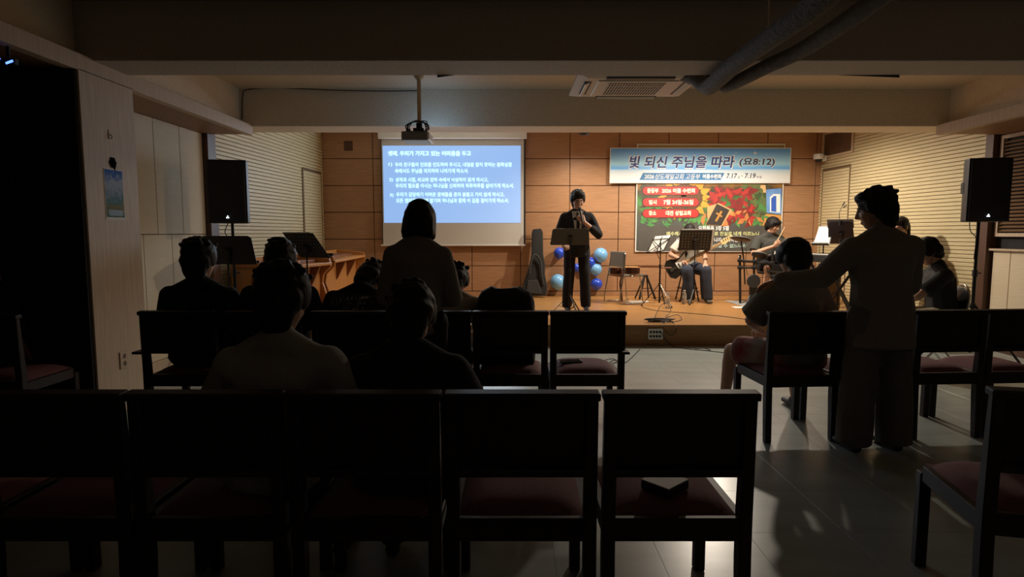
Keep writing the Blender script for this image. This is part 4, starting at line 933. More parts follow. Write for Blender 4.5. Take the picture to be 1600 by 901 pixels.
# bevelled face panel
outer = [(-0.48, -0.42), (0.48, -0.42), (0.48, 0.42), (-0.48, 0.42)]; inner = [(-0.40, -0.34), (0.40, -0.34), (0.40, 0.34), (-0.40, 0.34)]
MB().add([(x, y, 0.045) for x, y in outer] + [(x, y, 0.025) for x, y in outer] + [(x, y, 0.0) for x, y in inner], [(0, 1, 2, 3)] + [(i, (i + 1) % 4, 4 + (i + 1) % 4, 4 + i) for i in range(4)] + [(4 + i, 4 + (i + 1) % 4, 8 + (i + 1) % 4, 8 + i) for i in range(4)] + [(8, 9, 10, 11)]).build('face_panel', M['acwhite'], ac)
for k, (cx, cy, sx, sy) in enumerate(((0, -0.335, 0.52, 0.055), (0, 0.335, 0.52, 0.055), (-0.385, 0, 0.055, 0.46), (0.385, 0, 0.055, 0.46))):
    MB().lohi((cx - sx / 2, cy - sy / 2, -0.004), (cx + sx / 2, cy + sy / 2, 0.012)).build('air_slot', M['acdark'], ac)
    MB().box((cx, cy, -0.008), (sx * 0.94, sy * 0.94, 0.005), Euler((R(25) * (1 if k == 0 else -1) if k < 2 else 0, R(-28) * (1 if k == 2 else -1) if k > 1 else 0, 0)).to_matrix()).build('air_flap', M['acwhite'], ac) if k != 0 else None
MB().lohi((-0.31, -0.27, -0.008), (0.31, 0.27, 0.002)).build('intake_frame', M['acwhite'], ac, bevel=0.003)
MB().lohi((-0.22, -0.21, -0.0095), (0.22, 0.21, -0.0075)).build('intake_recess', M['acdark'], ac)
for k in range(21): MB().lohi((-0.22 + 0.022 * k - 0.0035, -0.21, -0.0135), (-0.22 + 0.022 * k + 0.0035, 0.21, -0.0095)).build('intake_bar', M['acwhite'], ac)
for k in range(5): MB().lohi((-0.22, -0.21 + 0.105 * k - 0.003, -0.0125), (0.22, -0.21 + 0.105 * k + 0.003, -0.0095)).build('intake_bar', M['acwhite'], ac)
ac.scale = (1.1, 1.0, 1.0)
# insulated pipes
pi = tag(MB().tube(catmull([(1.40, 5.30, 2.74), (1.50, 5.12, 2.66), (1.56, 4.95, 2.54), (1.53, 4.72, 2.50), (1.50, 4.2, 2.50), (1.505, 3.65, 2.50), (1.53, 3.05, 2.52), (1.58, 1.8, 2.66)], 8), 0.062, 14).build('insulated_pipe', M['pipe'], None, smooth=True), 'thick grey insulated pipe running from the air conditioner under the near beam', 'pipe')
pi = tag(MB().tube(catmull([(1.62, 5.15, 2.72), (1.66, 4.9, 2.55), (1.67, 4.72, 2.50), (1.74, 4.2, 2.50), (1.80, 3.8, 2.50), (1.80, 3.05, 2.52), (1.86, 1.8, 2.66)], 8), 0.050, 14).build('insulated_pipe', M['pipe'], None, smooth=True), 'thinner grey insulated pipe, right of the thick one under the near beam', 'pipe')
for x, y, zz in ((1.50, 3.65, 2.56), (1.80, 3.75, 2.55)):
    tag(MB().cyl((x, y, zz), (x, y, 3.0), 0.005, n=8).cyl((x, y, zz), (x, y, zz + 0.012), 0.016, n=10).build('hanger_rod', M['chrome']), 'thin steel hanger rod holding the %s pipe to the ceiling' % ('thick' if x < 1.7 else 'thinner'), 'hanger')
# chair of the man at the right edge of the stage front
rc = thing('round_back_chair', 'black folding chair with a rounded metal-rimmed back beside the right loudspeaker stand', 'chair', (4.20, 5.98, 0), R(78))
MB().tube([(0.20 * math.cos(t), -0.22 - 0.05 * math.sin(t), 0.64 + 0.22 * math.sin(t)) for t in np.linspace(0, 2 * PI, 26)[:-1]], 0.011, 8, True).build('back_rim', M['chrome'], rc, smooth=True)
b = MB().sph((0, 0, 0), (0.19, 0.018, 0.205), 20, 10); rm = Euler((R(13), 0, 0)).to_matrix(); b.v = [tuple(rm @ V3(p) + V3((0, -0.22, 0.64))) for p in b.v]; b.build('back_pad', M['black'], rc, smooth=True)
MB().lathe([(0, 0.43), (0.20, 0.43), (0.215, 0.445), (0.20, 0.475), (0, 0.48)], (0, 0.0, 0), 24).build('seat', M['black'], rc, smooth='auto')
for s in (-1, 1):
    MB().tube([(0.19 * s, -0.21, 0.60), (0.19 * s, -0.14, 0.44), (0.19 * s, 0.22, 0.0)], 0.011, 8).build('leg', M['chrome'], rc, smooth=True); MB().tube([(0.17 * s, 0.10, 0.43), (0.17 * s, -0.24, 0.0)], 0.011, 8).build('leg', M['chrome'], rc, smooth=True)
# microphone stand left
p = at(461, 400, 7.0)
ms = thing('microphone_stand', 'slim black microphone stand left of the perforated stand', 'stand', (p.x, 7.0, 0))
MB().cyl((0, 0, 0.02), (0, 0, p.z + 0.05), 0.009, n=8).build('pole', M['blackm'], ms); MB().lathe([(0, 0.03), (0.03, 0.03), (0.13, 0.012), (0.13, 0), (0, 0)], (0, 0, 0), 20).build('base', M['black'], ms); MB().cyl((0, 0, p.z + 0.03), (-0.10, -0.02, p.z + 0.07), 0.016, 0.02, 10).build('microphone', M['black'], ms)

# ================================================================== people
def sphere_dirs(nu=10, nv=6):
    d = [(0, 0, 1), (0, 0, -1)]
    for j in range(1, nv):
        ph = PI * j / nv
        for i in range(nu):
            t = 2 * PI * (i + 0.5 * (j % 2)) / nu; d.append((math.sin(ph) * math.cos(t), math.sin(ph) * math.sin(t), math.cos(ph)))
    return [V3(p) for p in d]
DIRS = sphere_dirs()
I3 = Matrix.Identity(3)
def E_(c, r, rot=None):
    r = (r, r, r) if not hasattr(r, '__len__') else r
    rot = rot or I3
    return [V3(c) + rot @ V3((d.x * r[0], d.y * r[1], d.z * r[2])) for d in DIRS]
def union(hulls, voxel, smooth=4, fac=0.5, folds=0.0, fscale=0.1, seed=0):
    """convex hulls -> one continuous remeshed surface; returns a mesh datablock"""
    bm = bmesh.new()
    for h in hulls:
        vs = [bm.verts.new(p) for p in h]
        r = bmesh.ops.convex_hull(bm, input=vs)
        dead = [g for g in r['geom_interior'] if isinstance(g, bmesh.types.BMVert)] + [g for g in r['geom_unused'] if isinstance(g, bmesh.types.BMVert)]
        if dead: bmesh.ops.delete(bm, geom=list(set(dead)), context='VERTS')
    me = bpy.data.meshes.new('tmp'); bm.to_mesh(me); bm.free()
    o = bpy.data.objects.new('tmp', me)
    md = o.modifiers.new('r', 'REMESH'); md.mode = 'VOXEL'; md.voxel_size = voxel
    if smooth:
        sm = o.modifiers.new('s', 'SMOOTH'); sm.iterations = smooth; sm.factor = fac
    out = eval_mesh(o); bpy.data.meshes.remove(me)
    if folds > 0:
        n = len(out.vertices); co = np.empty(n * 3); out.vertices.foreach_get('co', co); co = co.reshape(-1, 3)
        no = np.empty(n * 3); out.vertices.foreach_get('normal', no); no = no.reshape(-1, 3)
        rs = np.random.RandomState(seed); d = np.zeros(n)
        for k in range(7):
            w = rs.normal(size=3) * np.array([1.0, 1.0, 1.5]); w *= (1 + 0.5 * k) / (fscale * np.linalg.norm(w)) * 1.6
            d += np.sin(co @ w + rs.uniform(0, 6) + 0.8 * np.sin(co @ rs.normal(size=3) * 6)) / (1 + 0.4 * k)
        co += no * (d * folds / 3)[:, None]
        out.vertices.foreach_set('co', co.ravel())
    return out
def join_meshes(ms):
    bm = bmesh.new()
    for m in ms: bm.from_mesh(m)
    out = bpy.data.meshes.new('joined'); bm.to_mesh(out); bm.free()
    for m in ms: bpy.data.meshes.remove(m)
    return out
def hand_hulls(wr, fw, nrm, side, curl=35, s=1.0):
    """wr wrist, fw direction of the fingers, nrm palm normal (the way the palm faces), side +1: thumb towards fw x nrm"""
    fw = V3(fw).normalized(); nrm = V3(nrm); nrm = (nrm - fw * nrm.dot(fw)).normalized(); sd = fw.cross(nrm) * side
    P = lambda a, b, c: wr + (fw * a + sd * b + nrm * c) * s
    hs = [E_(P(0, 0, 0), 0.026 * s) + E_(P(0.035, 0.022, 0), 0.016 * s) + E_(P(0.035, -0.022, 0), 0.016 * s) + E_(P(0.088, 0.032, 0), 0.013 * s) + E_(P(0.085, -0.032, 0), 0.012 * s)]
    for k, (b, L) in enumerate(((0.032, 0.072), (0.011, 0.080), (-0.011, 0.074), (-0.031, 0.058))):
        p = V3((0.088, b, 0)); a = R(curl * 0.7); segs = [p]
        for j, (f, da) in enumerate(((0.45, 0), (0.32, R(curl)), (0.25, R(curl * 0.8)))):
            a += da; q_ = segs[-1] + V3((math.cos(a), 0, math.sin(a))) * L * f; segs.append(q_)
        rr = (0.0098, 0.009, 0.0085, 0.0075)
        for j in range(3): hs.append(E_(P(*segs[j]), rr[j] * s) + E_(P(*segs[j + 1]), rr[j + 1] * s))
    th = [V3((0.025, 0.024, 0.006)), V3((0.055, 0.048, 0.018)), V3((0.082, 0.052, 0.030)), V3((0.104, 0.046, 0.038))]
    for j in range(3): hs.append(E_(P(*th[j]), (0.014, 0.011, 0.010)[j] * s) + E_(P(*th[j + 1]), (0.011, 0.010, 0.008)[j] * s))
    return hs
def head_parts(c, rm, s, hairstyle, skinv):
    P = lambda x, y, z: c + rm @ (V3((x, y, z)) * s)
    El = lambda p, r: E_(P(*p), tuple(k * s for k in r), rm)
    face = [El((0, -0.012, 0.022), (0.073, 0.090, 0.088)), El((0, 0.028, -0.02), (0.064, 0.062, 0.075)) + El((0, 0.042, -0.085), (0.036, 0.036, 0.028)),
            El((0.03, 0.05, -0.03), (0.03, 0.03, 0.03)), El((-0.03, 0.05, -0.03), (0.03, 0.03, 0.03)),
            El((0, 0.086, 0.012), (0.010, 0.010, 0.01)) + El((0, 0.106, -0.026), (0.012, 0.012, 0.010)) + El((0, 0.088, -0.034), (0.018, 0.010, 0.008)),
            El((0, 0.081, -0.060), (0.022, 0.010, 0.006)), El((0, 0.079, -0.069), (0.019, 0.010, 0.007)), El((0, 0.076, 0.022), (0.045, 0.016, 0.010))]
    for sg in (-1, 1):
        face.append(El((sg * 0.076, -0.006, 0.005), (0.010, 0.018, 0.028)) + El((sg * 0.074, 0.0, -0.03), (0.008, 0.010, 0.012)))
    hair = []
    if hairstyle == 'short':
        hair = [El((0, -0.020, 0.040), (0.098, 0.108, 0.090)), El((0, -0.052, -0.010), (0.092, 0.072, 0.082)), El((0, 0.045, 0.078), (0.074, 0.050, 0.040)),
                El((0.080, -0.015, 0.015), (0.018, 0.045, 0.055)), El((-0.080, -0.015, 0.015), (0.018, 0.045, 0.055)), El((0, -0.060, -0.062), (0.072, 0.050, 0.064)), El((0, -0.050, -0.095), (0.060, 0.044, 0.045))]
        rs = random.Random(int(c.x * 1000) & 1023)
        for k in range(34):
            a, b = rs.uniform(0, 2 * PI), rs.uniform(0.0, 1.2)
            d = V3((math.sin(b) * math.cos(a), math.sin(b) * math.sin(a) * 1.1, math.cos(b)))
            hair.append(El((d.x * 0.082, -0.02 + d.y * 0.092, 0.045 + d.z * 0.075), (0.022, 0.022, 0.016)) + El((d.x * 0.099 + rs.uniform(-.010, .010), -0.02 + d.y * 0.109, 0.040 + d.z * 0.088), (0.014, 0.015, 0.011)))
    elif hairstyle == 'bowl':
        hair = [El((0, -0.016, 0.040), (0.100, 0.110, 0.090)), El((0, -0.050, -0.015), (0.094, 0.074, 0.080)), El((0, 0.052, 0.062), (0.080, 0.054, 0.044)), El((0.082, 0.01, 0.012), (0.019, 0.050, 0.050)), El((-0.082, 0.01, 0.012), (0.019, 0.050, 0.050)), El((0, -0.062, -0.060), (0.068, 0.044, 0.056)), El((0, 0.080, 0.048), (0.060, 0.024, 0.028))]
    elif hairstyle == 'bob':
        hair = [El((0, -0.018, 0.04), (0.092, 0.105, 0.085)), El((0, -0.045, -0.03), (0.102, 0.075, 0.10)) + El((0, -0.048, -0.130), (0.108, 0.062, 0.035)),
                El((0.075, 0.0, 0.0), (0.03, 0.07, 0.08)) + El((0.085, 0.0, -0.115), (0.024, 0.05, 0.03)), El((-0.075, 0.0, 0.0), (0.03, 0.07, 0.08)) + El((-0.085, 0.0, -0.115), (0.024, 0.05, 0.03)), El((0, 0.05, 0.07), (0.06, 0.045, 0.036))]
    elif hairstyle == 'tied':
        hair = [El((0, -0.02, 0.040), (0.084, 0.097, 0.080)), El((0, -0.05, -0.01), (0.078, 0.062, 0.072)), El((0, 0.048, 0.070), (0.064, 0.044, 0.034)), El((0.07, 0.0, 0.01), (0.016, 0.05, 0.045)), El((-0.07, 0.0, 0.01), (0.016, 0.05, 0.045)), El((0, -0.11, -0.02), (0.035, 0.03, 0.035)), El((0, -0.12, -0.04), (0.028, 0.026, 0.03)) + El((0, -0.10, -0.16), (0.016, 0.016, 0.02))]
    hm = union(hair, 0.006, 4 if hairstyle == 'short' else 5, 0.5)
    return face, hm, P
def person(label, loc, rz=0.0, s=1.0, sit=True, pz=None, lean=0.0, side=0.0, neck=None, head=(0, 0), armL=None, armR=None, legL=None, legR=None,
           hair='short', top=None, bottom=None, shoe=None, handL=None, handR=None, glasses=False, girth=1.0, group=None, skin=None, voxel=0.013, yawT=0.0, hs_=1.12):
    """local frame: +y is where the person faces, L is the person's left (-x). Joints in metres before scaling."""
    root = thing('person', label, 'person', loc, rz, group)
    sk = skin or M['skin']
    pz = pz if pz is not None else (0.545 if sit else 0.92)
    X = lambda p: V3(p) * s
    RT = Matrix.Rotation(R(side), 3, 'Y') @ Matrix.Rotation(R(-lean), 3, 'X')
    RT = Matrix.Rotation(R(yawT), 3, 'Z') @ RT
    pel = V3((0, 0, pz))
    T = lambda p: pel + RT @ V3(p)
    waist, chest, nb = T((0, 0, 0.17)), T((0, 0.0, 0.34)), T((0, -0.015, 0.475))
    nk = R(neck if neck is not None else lean * 0.6 + 8)
    nd = Matrix.Rotation(R(side * 0.6), 3, 'Y') @ V3((0, math.sin(nk), math.cos(nk)))
    hp, hy = head
    hm_ = Matrix.Rotation(R(hy), 3, 'Z') @ Matrix.Rotation(R(side * 0.5), 3, 'Y') @ Matrix.Rotation(R(-hp), 3, 'X')
    hc = nb + nd * 0.095 + hm_ @ V3((0, 0.012, 0.094))
    sh = {-1: T((-0.172 * girth, 0.0, 0.405)), 1: T((0.172 * girth, 0.0, 0.405))}
    arms = {-1: armL or (T((-0.25, 0.04, 0.16)), T((-0.20, 0.26, 0.06))), 1: armR or (T((0.25, 0.04, 0.16)), T((0.20, 0.26, 0.06)))}
    if sit: legs = {-1: legL or ((-0.12, 0.42, 0.50), (-0.13, 0.40, 0.09)), 1: legR or ((0.12, 0.42, 0.50), (0.13, 0.40, 0.09))}
    else: legs = {-1: legL or ((-0.10, 0.03, 0.49), (-0.10, 0.0, 0.085)), 1: legR or ((0.10, 0.03, 0.49), (0.10, 0.0, 0.085))}
    hips = {-1: pel + V3((-0.095, 0.02 if sit else 0, -0.02)), 1: pel + V3((0.095, 0.02 if sit else 0, -0.02))}
    g = girth
    SE = lambda c, r, rot=RT: E_(X(c), tuple(k * s for k in r) if hasattr(r, '__len__') else r * s, rot)
    # --- body
    hs = [SE(pel, (0.15 * g, 0.105 * g, 0.10)) + SE(waist, (0.128 * g, 0.09 * g, 0.08)), SE(waist, (0.128 * g, 0.09 * g, 0.08)) + SE(chest, (0.148 * g, 0.100 * g, 0.11)),
          SE(chest, (0.14 * g, 0.095 * g, 0.10)) + SE(sh[-1], 0.052) + SE(sh[1], 0.052), SE(sh[-1], 0.040) + SE(sh[1], 0.040) + SE(nb + nd * 0.01, 0.046), SE(nb, 0.050) + SE(nb + nd * 0.12, 0.052)]
    for k in (-1, 1):
        el, wr = V3(arms[k][0]), V3(arms[k][1])
        hs += [SE(sh[k], 0.050) + SE(el, 0.040), SE(el, 0.040) + SE(el.lerp(wr, 0.35), 0.041), SE(el.lerp(wr, 0.35), 0.040) + SE(wr, 0.027)]
        kn, an = V3(legs[k][0]), V3(legs[k][1])
        hs += [SE(hips[k], 0.082) + SE(kn, 0.054), SE(kn, 0.054) + SE(kn.lerp(an, 0.3), 0.054), SE(kn.lerp(an, 0.3), 0.052) + SE(an, 0.036)]
    parts = [union(hs, voxel, 3, 0.5)]
    face, hairm, P = head_parts(X(hc), hm_, s * hs_, hair, sk)
    face.append(SE(nb + nd * 0.05, 0.050) + SE(hc + hm_ @ V3((0, -0.02, -0.07)), 0.046))
    parts.append(union(face, 0.0052 if hair != "bob" else 0.008, 3, 0.4))
    for k, hd in ((-1, handL), (1, handR)):
        el, wr = V3(arms[k][0]), V3(arms[k][1])
        fw = (wr - el).normalized()
        hd = hd or {}
        parts.append(union(hand_hulls(X(wr), hd.get('fw', fw), hd.get('n', (0, 0.2, -1)), hd.get('side', -k), hd.get('curl', 30), s), 0.0042, 2, 0.4))
    body = link('body', join_meshes(parts), sk, root, True)
    link('hair', hairm, M['hair'], root, True)
    # eyes
    for k in (-1, 1):
        e = MB().sph(P(0.030 * k, 0.080, 0.006), (0.011 * s, 0.006 * s, 0.0055 * s), 8, 6, hm_).build('eye', M['black'], root, smooth=True)
    if glasses:
        b = MB()
        for k in (-1, 1):
            b.tube([P(0.031 * k + 0.022 * math.cos(t), 0.096, 0.003 + 0.018 * math.sin(t)) for t in np.linspace(0, 2 * PI, 15)[:-1]], 0.0022, 5, True); b.tube([P(0.053 * k, 0.096, 0.008), P(0.078 * k, 0.02, 0.01)], 0.0022, 5)
        b.tube([P(-0.009, 0.097, 0.006), P(0.009, 0.097, 0.006)], 0.0022, 5); b.build('glasses', M['blackm'], root)
    # --- top
    if top:
        kind, tm = top['kind'], top['m']; e = top.get('ease', 0.016); hem = top.get('hem', 0.0)
        low = T((0, 0, -0.02)) if sit else T((0, 0, -0.06 - hem)); lr = (0.158 * g + e, 0.115 * g + e, 0.075 if sit else 0.03)
        hs = [SE(low, lr) + SE(waist, (0.135 * g + e, 0.10 * g + e, 0.08)), SE(waist, (0.135 * g + e, 0.10 * g + e, 0.08)) + SE(chest, (0.152 * g + e, 0.108 * g + e, 0.11)),
              SE(chest, (0.145 * g + e, 0.10 * g + e, 0.10)) + SE(sh[-1], 0.056 + e * 0.6) + SE(sh[1], 0.056 + e * 0.6), SE(sh[-1], 0.046 + e * .4) + SE(sh[1], 0.046 + e * .4) + SE(nb + nd * 0.020, 0.070)]
        if kind == 'jacket': hs.append(SE(sh[-1] + RT @ V3((0, 0, 0.022)), 0.056) + SE(sh[1] + RT @ V3((0, 0, 0.022)), 0.056) + SE(chest, (0.15 * g, 0.10 * g, 0.06)))
        if top.get('collar'): hs.append(SE(nb, 0.066) + SE(nb + nd * 0.045, 0.064))
        for k in (-1, 1):
            el, wr = V3(arms[k][0]), V3(arms[k][1])
            if kind == 'tee':
                q = sh[k].lerp(el, top.get('sleeve', 0.72)); sr = top.get('sr', 0.062 + e * 1.1); hs.append(SE(sh[k], 0.056 + e * 0.7) + SE(q, (sr, sr, 0.012), (el - sh[k]).to_track_quat('Z', 'X').to_matrix()))
            else:
                end = el.lerp(wr, top.get('cuff', 0.94)); r2 = top.get('r2', 0.040)
                hs += [SE(sh[k], 0.056 + e * 0.7) + SE(el, 0.050 + e * 0.7), SE(el, 0.050 + e * 0.7) + SE(end, r2)]
        tp = link('top', union(hs, top.get("voxel", 0.010), 4, 0.5, top.get('folds', 0.008), 0.16, int(abs(loc[0] * 1000)) % 999), tm, root, True)
        tp.name = top.get('name', 'shirt')
    else: tp = None
    # --- trousers
    if bottom:
        kind, bm_ = bottom['kind'], bottom['m']; e = bottom.get('ease', 0.014); fl = bottom.get('flare', 0.0)
        hs = [SE(pel + V3((0, 0, 0.04)), (0.150 * g + 0.008, 0.108 * g + 0.008, 0.07)) + SE(hips[-1], 0.092 + e) + SE(hips[1], 0.092 + e)]
        for k in (-1, 1):
            kn, an = V3(legs[k][0]), V3(legs[k][1])
            if kind == 'shorts':
                hs.append(SE(hips[k], 0.092 + e) + SE(hips[k].lerp(kn, bottom.get('len', 0.85)), (0.080 + e, 0.080 + e, 0.012), (kn - hips[k]).to_track_quat('Z', 'X').to_matrix()))
            else:
                hs += [SE(hips[k], 0.090 + e) + SE(kn, 0.062 + e + fl * 0.5), SE(kn, 0.062 + e + fl * 0.5) + SE(an - V3((0, 0, 0.02)), (0.050 + e + fl, 0.050 + e + fl, 0.03), I3)]
        link('trousers' if kind != 'shorts' else 'shorts', union(hs, 0.011, 5, 0.5, bottom.get('folds', 0.008), 0.2, 5), bm_, root, True)
    # --- shoes
    for k in (-1, 1):
        an = V3(legs[k][1]); f = (V3((0, 1, 0)) if not sit else V3((0.12 * k, 1, 0))).normalized()
        f = V3((f.x, f.y, 0)); b0 = V3((an.x, an.y, an.z - 0.05))
        hs = [SE(b0 - f * 0.035 + V3((0, 0, 0.0)), (0.034, 0.036, 0.035), I3) + SE(b0 + f * 0.16 - V3((0, 0, 0.008)), (0.038, 0.045, 0.026), I3), SE(an, 0.040, I3) + SE(b0 + f * 0.05, (0.036, 0.04, 0.036), I3)]
        sh_ = link('shoe', union(hs, 0.009, 3, 0.5), shoe or M['sole'], root, True)
        if bottom and bottom.get('sock'):
            d_ = (V3(legs[k][0]) - an).normalized(); MB().cyl(X(an), X(an + d_ * 0.07), 0.044 * s, 0.046 * s, 14).build('sock', M['paper'], root, smooth='auto')
    return root, dict(T=T, hc=hc, P=P, sh=sh, arms=arms, body=body, top=tp, hm=hm_, X=X, nb=nb)
def drape(root, obj, pts2, m, name, front=1, off=0.004, n=14):
    """a thin patch (polygon in local x,z) laid on the front (front=+1: +y side) of a garment"""
    me = obj.data; bv = BVHTree.FromPolygons([v.co.copy() for v in me.vertices], [tuple(p.vertices) for p in me.polygons])
    bm = bmesh.new(); vs = [bm.verts.new((x, 0, z)) for x, z in pts2]; bm.faces.new(vs)
    bmesh.ops.triangulate(bm, faces=bm.faces); 
    bmesh.ops.subdivide_edges(bm, edges=bm.edges, cuts=5, use_grid_fill=True); bmesh.ops.triangulate(bm, faces=bm.faces)
    for v in bm.verts:
        h = bv.ray_cast(V3((v.co.x, 1.2 * front, v.co.z)), V3((0, -front, 0)))
        v.co.y = (h[0].y if h[0] else 0.0) + off * front
    o_ = bpy.data.meshes.new(name); bm.to_mesh(o_); bm.free()
    return link(name, o_, m, root, True)
def seat_arms(z=0.62, y=0.30, x=0.10, ex=0.27): return ((-ex, 0.06, z + 0.10), (-x, y, z)), ((ex, 0.06, z + 0.10), (x, y, z))
blk = cloth('black', (0.010, 0.010, 0.012)); ink = cloth('ink', (0.014, 0.014, 0.018)); navyc = cloth('suit', (0.009, 0.0095, 0.014))
jean = cloth('denim', (0.030, 0.038, 0.060)); pale_shirt = cloth('pale_shirt', (0.30, 0.28, 0.24)); greysw = cloth('grey_sweater', (0.20, 0.175, 0.15))
tee_w = cloth('white_tee', (0.62, 0.60, 0.50)); olive_t = cloth('charcoal_polo', (0.055, 0.056, 0.050)); khaki = cloth('khaki', (0.36, 0.29, 0.17)); beige = cloth('beige_knit', (0.24, 0.20, 0.165)); grey_t = cloth('grey_tee', (0.19, 0.175, 0.15))
GA = 'people seated in the second row'; GB = 'people seated in the nearest row'
# suited speaker
aL = ((-0.30, 0.06, 1.09), (-0.075, 0.21, 1.265)); aR = ((0.27, 0.02, 1.08), (0.20, 0.24, 0.98))
pr, J = person('person in a dark suit and tie speaking into a hand microphone behind the grey stand', (0.925, 8.62, SZ), PI, 1.0, False, lean=2, neck=14, head=(16, 6), armL=aL, armR=aR,
    legL=((-0.115, 0.02, 0.48), (-0.14, 0.0, 0.085)), legR=((0.11, 0.02, 0.48), (0.135, 0.0, 0.085)),
    handL=dict(fw=(0.45, -0.1, 0.9), n=(0.3, -0.95, 0.1), curl=62, side=1), top=dict(kind='jacket', m=navyc, ease=0.020, hem=0.07, name='jacket', collar=False, r2=0.050, cuff=0.50, folds=0.006), bottom=dict(kind='trousers', m=navyc, ease=0.010, flare=0.016), shoe=M['black'], glasses=True, voxel=0.012, girth=1.08, hs_=1.12)
sh_m = cloth('white_shirt', (0.55, 0.52, 0.44))
drape(pr, J['top'], [(-0.085, 1.42), (0.085, 1.42), (0.060, 1.22), (0.018, 1.00), (-0.018, 1.00), (-0.060, 1.22)], sh_m, 'shirt_front', 1, 0.006)
drape(pr, J['top'], [(-0.018, 1.40), (0.018, 1.40), (0.013, 1.365), (0.026, 1.10), (0, 1.05), (-0.026, 1.10), (-0.013, 1.365)], M['black'], 'tie', 1, 0.012)
for k in (-1, 1): drape(pr, J['top'], [(0.085 * k, 1.425), (0.125 * k, 1.36), (0.110 * k, 1.30), (0.020 * k, 1.00), (0.060 * k, 1.22)][::k], navyc, 'lapel', 1, 0.011)
MB().tube([J['X'](V3((-0.045, 0.30, 1.30))), J['X'](V3((-0.012, 0.215, 1.455)))], 0.013, 12).build('x', None)
bpy.data.objects.remove(bpy.data.objects['x'])
mc = thing('microphone', 'black handheld microphone at the chin of the suited speaker', 'microphone', pr.location, PI)
MB().cyl((-0.052, 0.262, 1.255), (-0.020, 0.205, 1.42), 0.012, 0.016, 14).build('handle', M['black'], mc, smooth='auto'); MB().sph((-0.016, 0.198, 1.44), (0.025, 0.025, 0.028)).build('head', M['grille'], mc, smooth=True)
# standing woman, second row
person('standing person with a dark bob and grey sweater, seen from behind', (-0.553, 3.50, 0), 0.0, 0.935, False, lean=7, neck=26, head=(30, 0), armL=((-0.215, 0.06, 1.06), (-0.10, 0.24, 1.02)), armR=((0.215, 0.06, 1.06), (0.10, 0.24, 1.02)),
       hair='bob', top=dict(kind='long', m=greysw, ease=0.020, hem=0.01, name='sweater', r2=0.048, folds=0.009), bottom=dict(kind='trousers', m=blk), voxel=0.014, girth=0.92, hs_=1.0)
# standing man, right
person('standing person in a loose beige knit and wide trousers, reaching out to the seated youth', (2.285, 3.70, 0), R(4), 0.965, False, lean=4, neck=18, head=(14, 42), armL=((-0.34, 0.10, 1.125), (-0.54, 0.27, 1.095)), armR=((0.235, 0.08, 1.08), (0.16, 0.26, 0.95)),
       legL=((-0.12, 0.0, 0.49), (-0.14, 0.0, 0.085)), legR=((0.115, 0.0, 0.49), (0.14, 0.0, 0.085)), handL=dict(fw=(-0.75, 0.55, -0.30), n=(-0.1, -0.1, -1), curl=22, side=1),
       hair='short', top=dict(kind='long', m=beige, ease=0.034, hem=0.16, name='knit', r2=0.062, folds=0.012, collar=True), bottom=dict(kind='trousers', m=cloth('wide_beige', (0.15, 0.135, 0.115)), ease=0.025, flare=0.038), girth=1.14, hs_=1.1)
# youth on the right chair
person('seated youth in a grey tee and patterned shorts on the right second-row chair', (1.965, 4.07, 0), R(6), 1.0, True, lean=9, neck=10, head=(14, 0), armL=((-0.27, 0.16, 0.76), (-0.10, 0.36, 0.66)), armR=((0.27, 0.14, 0.76), (0.10, 0.36, 0.66)),
       legL=((-0.285, 0.40, 0.50), (-0.30, 0.46, 0.09)), legR=((0.20, 0.42, 0.50), (0.30, 0.50, 0.09)), hair='bowl', top=dict(kind='tee', m=grey_t, ease=0.026, sleeve=0.86, sr=0.105, folds=0.012, name='tee_shirt'),
       bottom=dict(kind='shorts', m=mat('cloth_pattern_shorts', (0.36, 0.32, 0.28), 0.9, col2=(0.26, 0.035, 0.04), scale=7), ease=0.03, len=0.82), shoe=M['sole'], girth=1.04)
# second row, left to right
person('seated person in black at the left end of the second row', (-2.155, 4.10, 0), 0.0, 0.985, True, lean=4, neck=10, head=(8, 0), hair='short', hs_=1.2, top=dict(kind='tee', m=blk, ease=0.028, sleeve=0.9), bottom=dict(kind='trousers', m=blk), girth=1.18, group=GA)
person('seated person in black with head bowed, in front of the perforated stand', (-1.61, 4.12, 0), 0.0, 0.99, True, lean=5, neck=14, head=(16, 6), hair='short', top=dict(kind='tee', m=ink, ease=0.028, sleeve=0.9), bottom=dict(kind='trousers', m=blk), girth=1.16, group=GA)
wl_, J = person('seated person bent forward in a black shirt with WAY OF LIFE on the back', (-1.085, 4.06, 0), 0.0, 0.98, True, lean=26, side=2, neck=72, head=(62, -20), armL=((-0.28, 0.30, 0.70), (-0.08, 0.50, 0.62)), armR=((0.28, 0.30, 0.70), (0.08, 0.50, 0.62)), hair='short', glasses=True,
    top=dict(kind='tee', m=blk, ease=0.026, sleeve=0.9, name='tee_shirt'), bottom=dict(kind='trousers', m=blk), girth=1.12, group=GA)
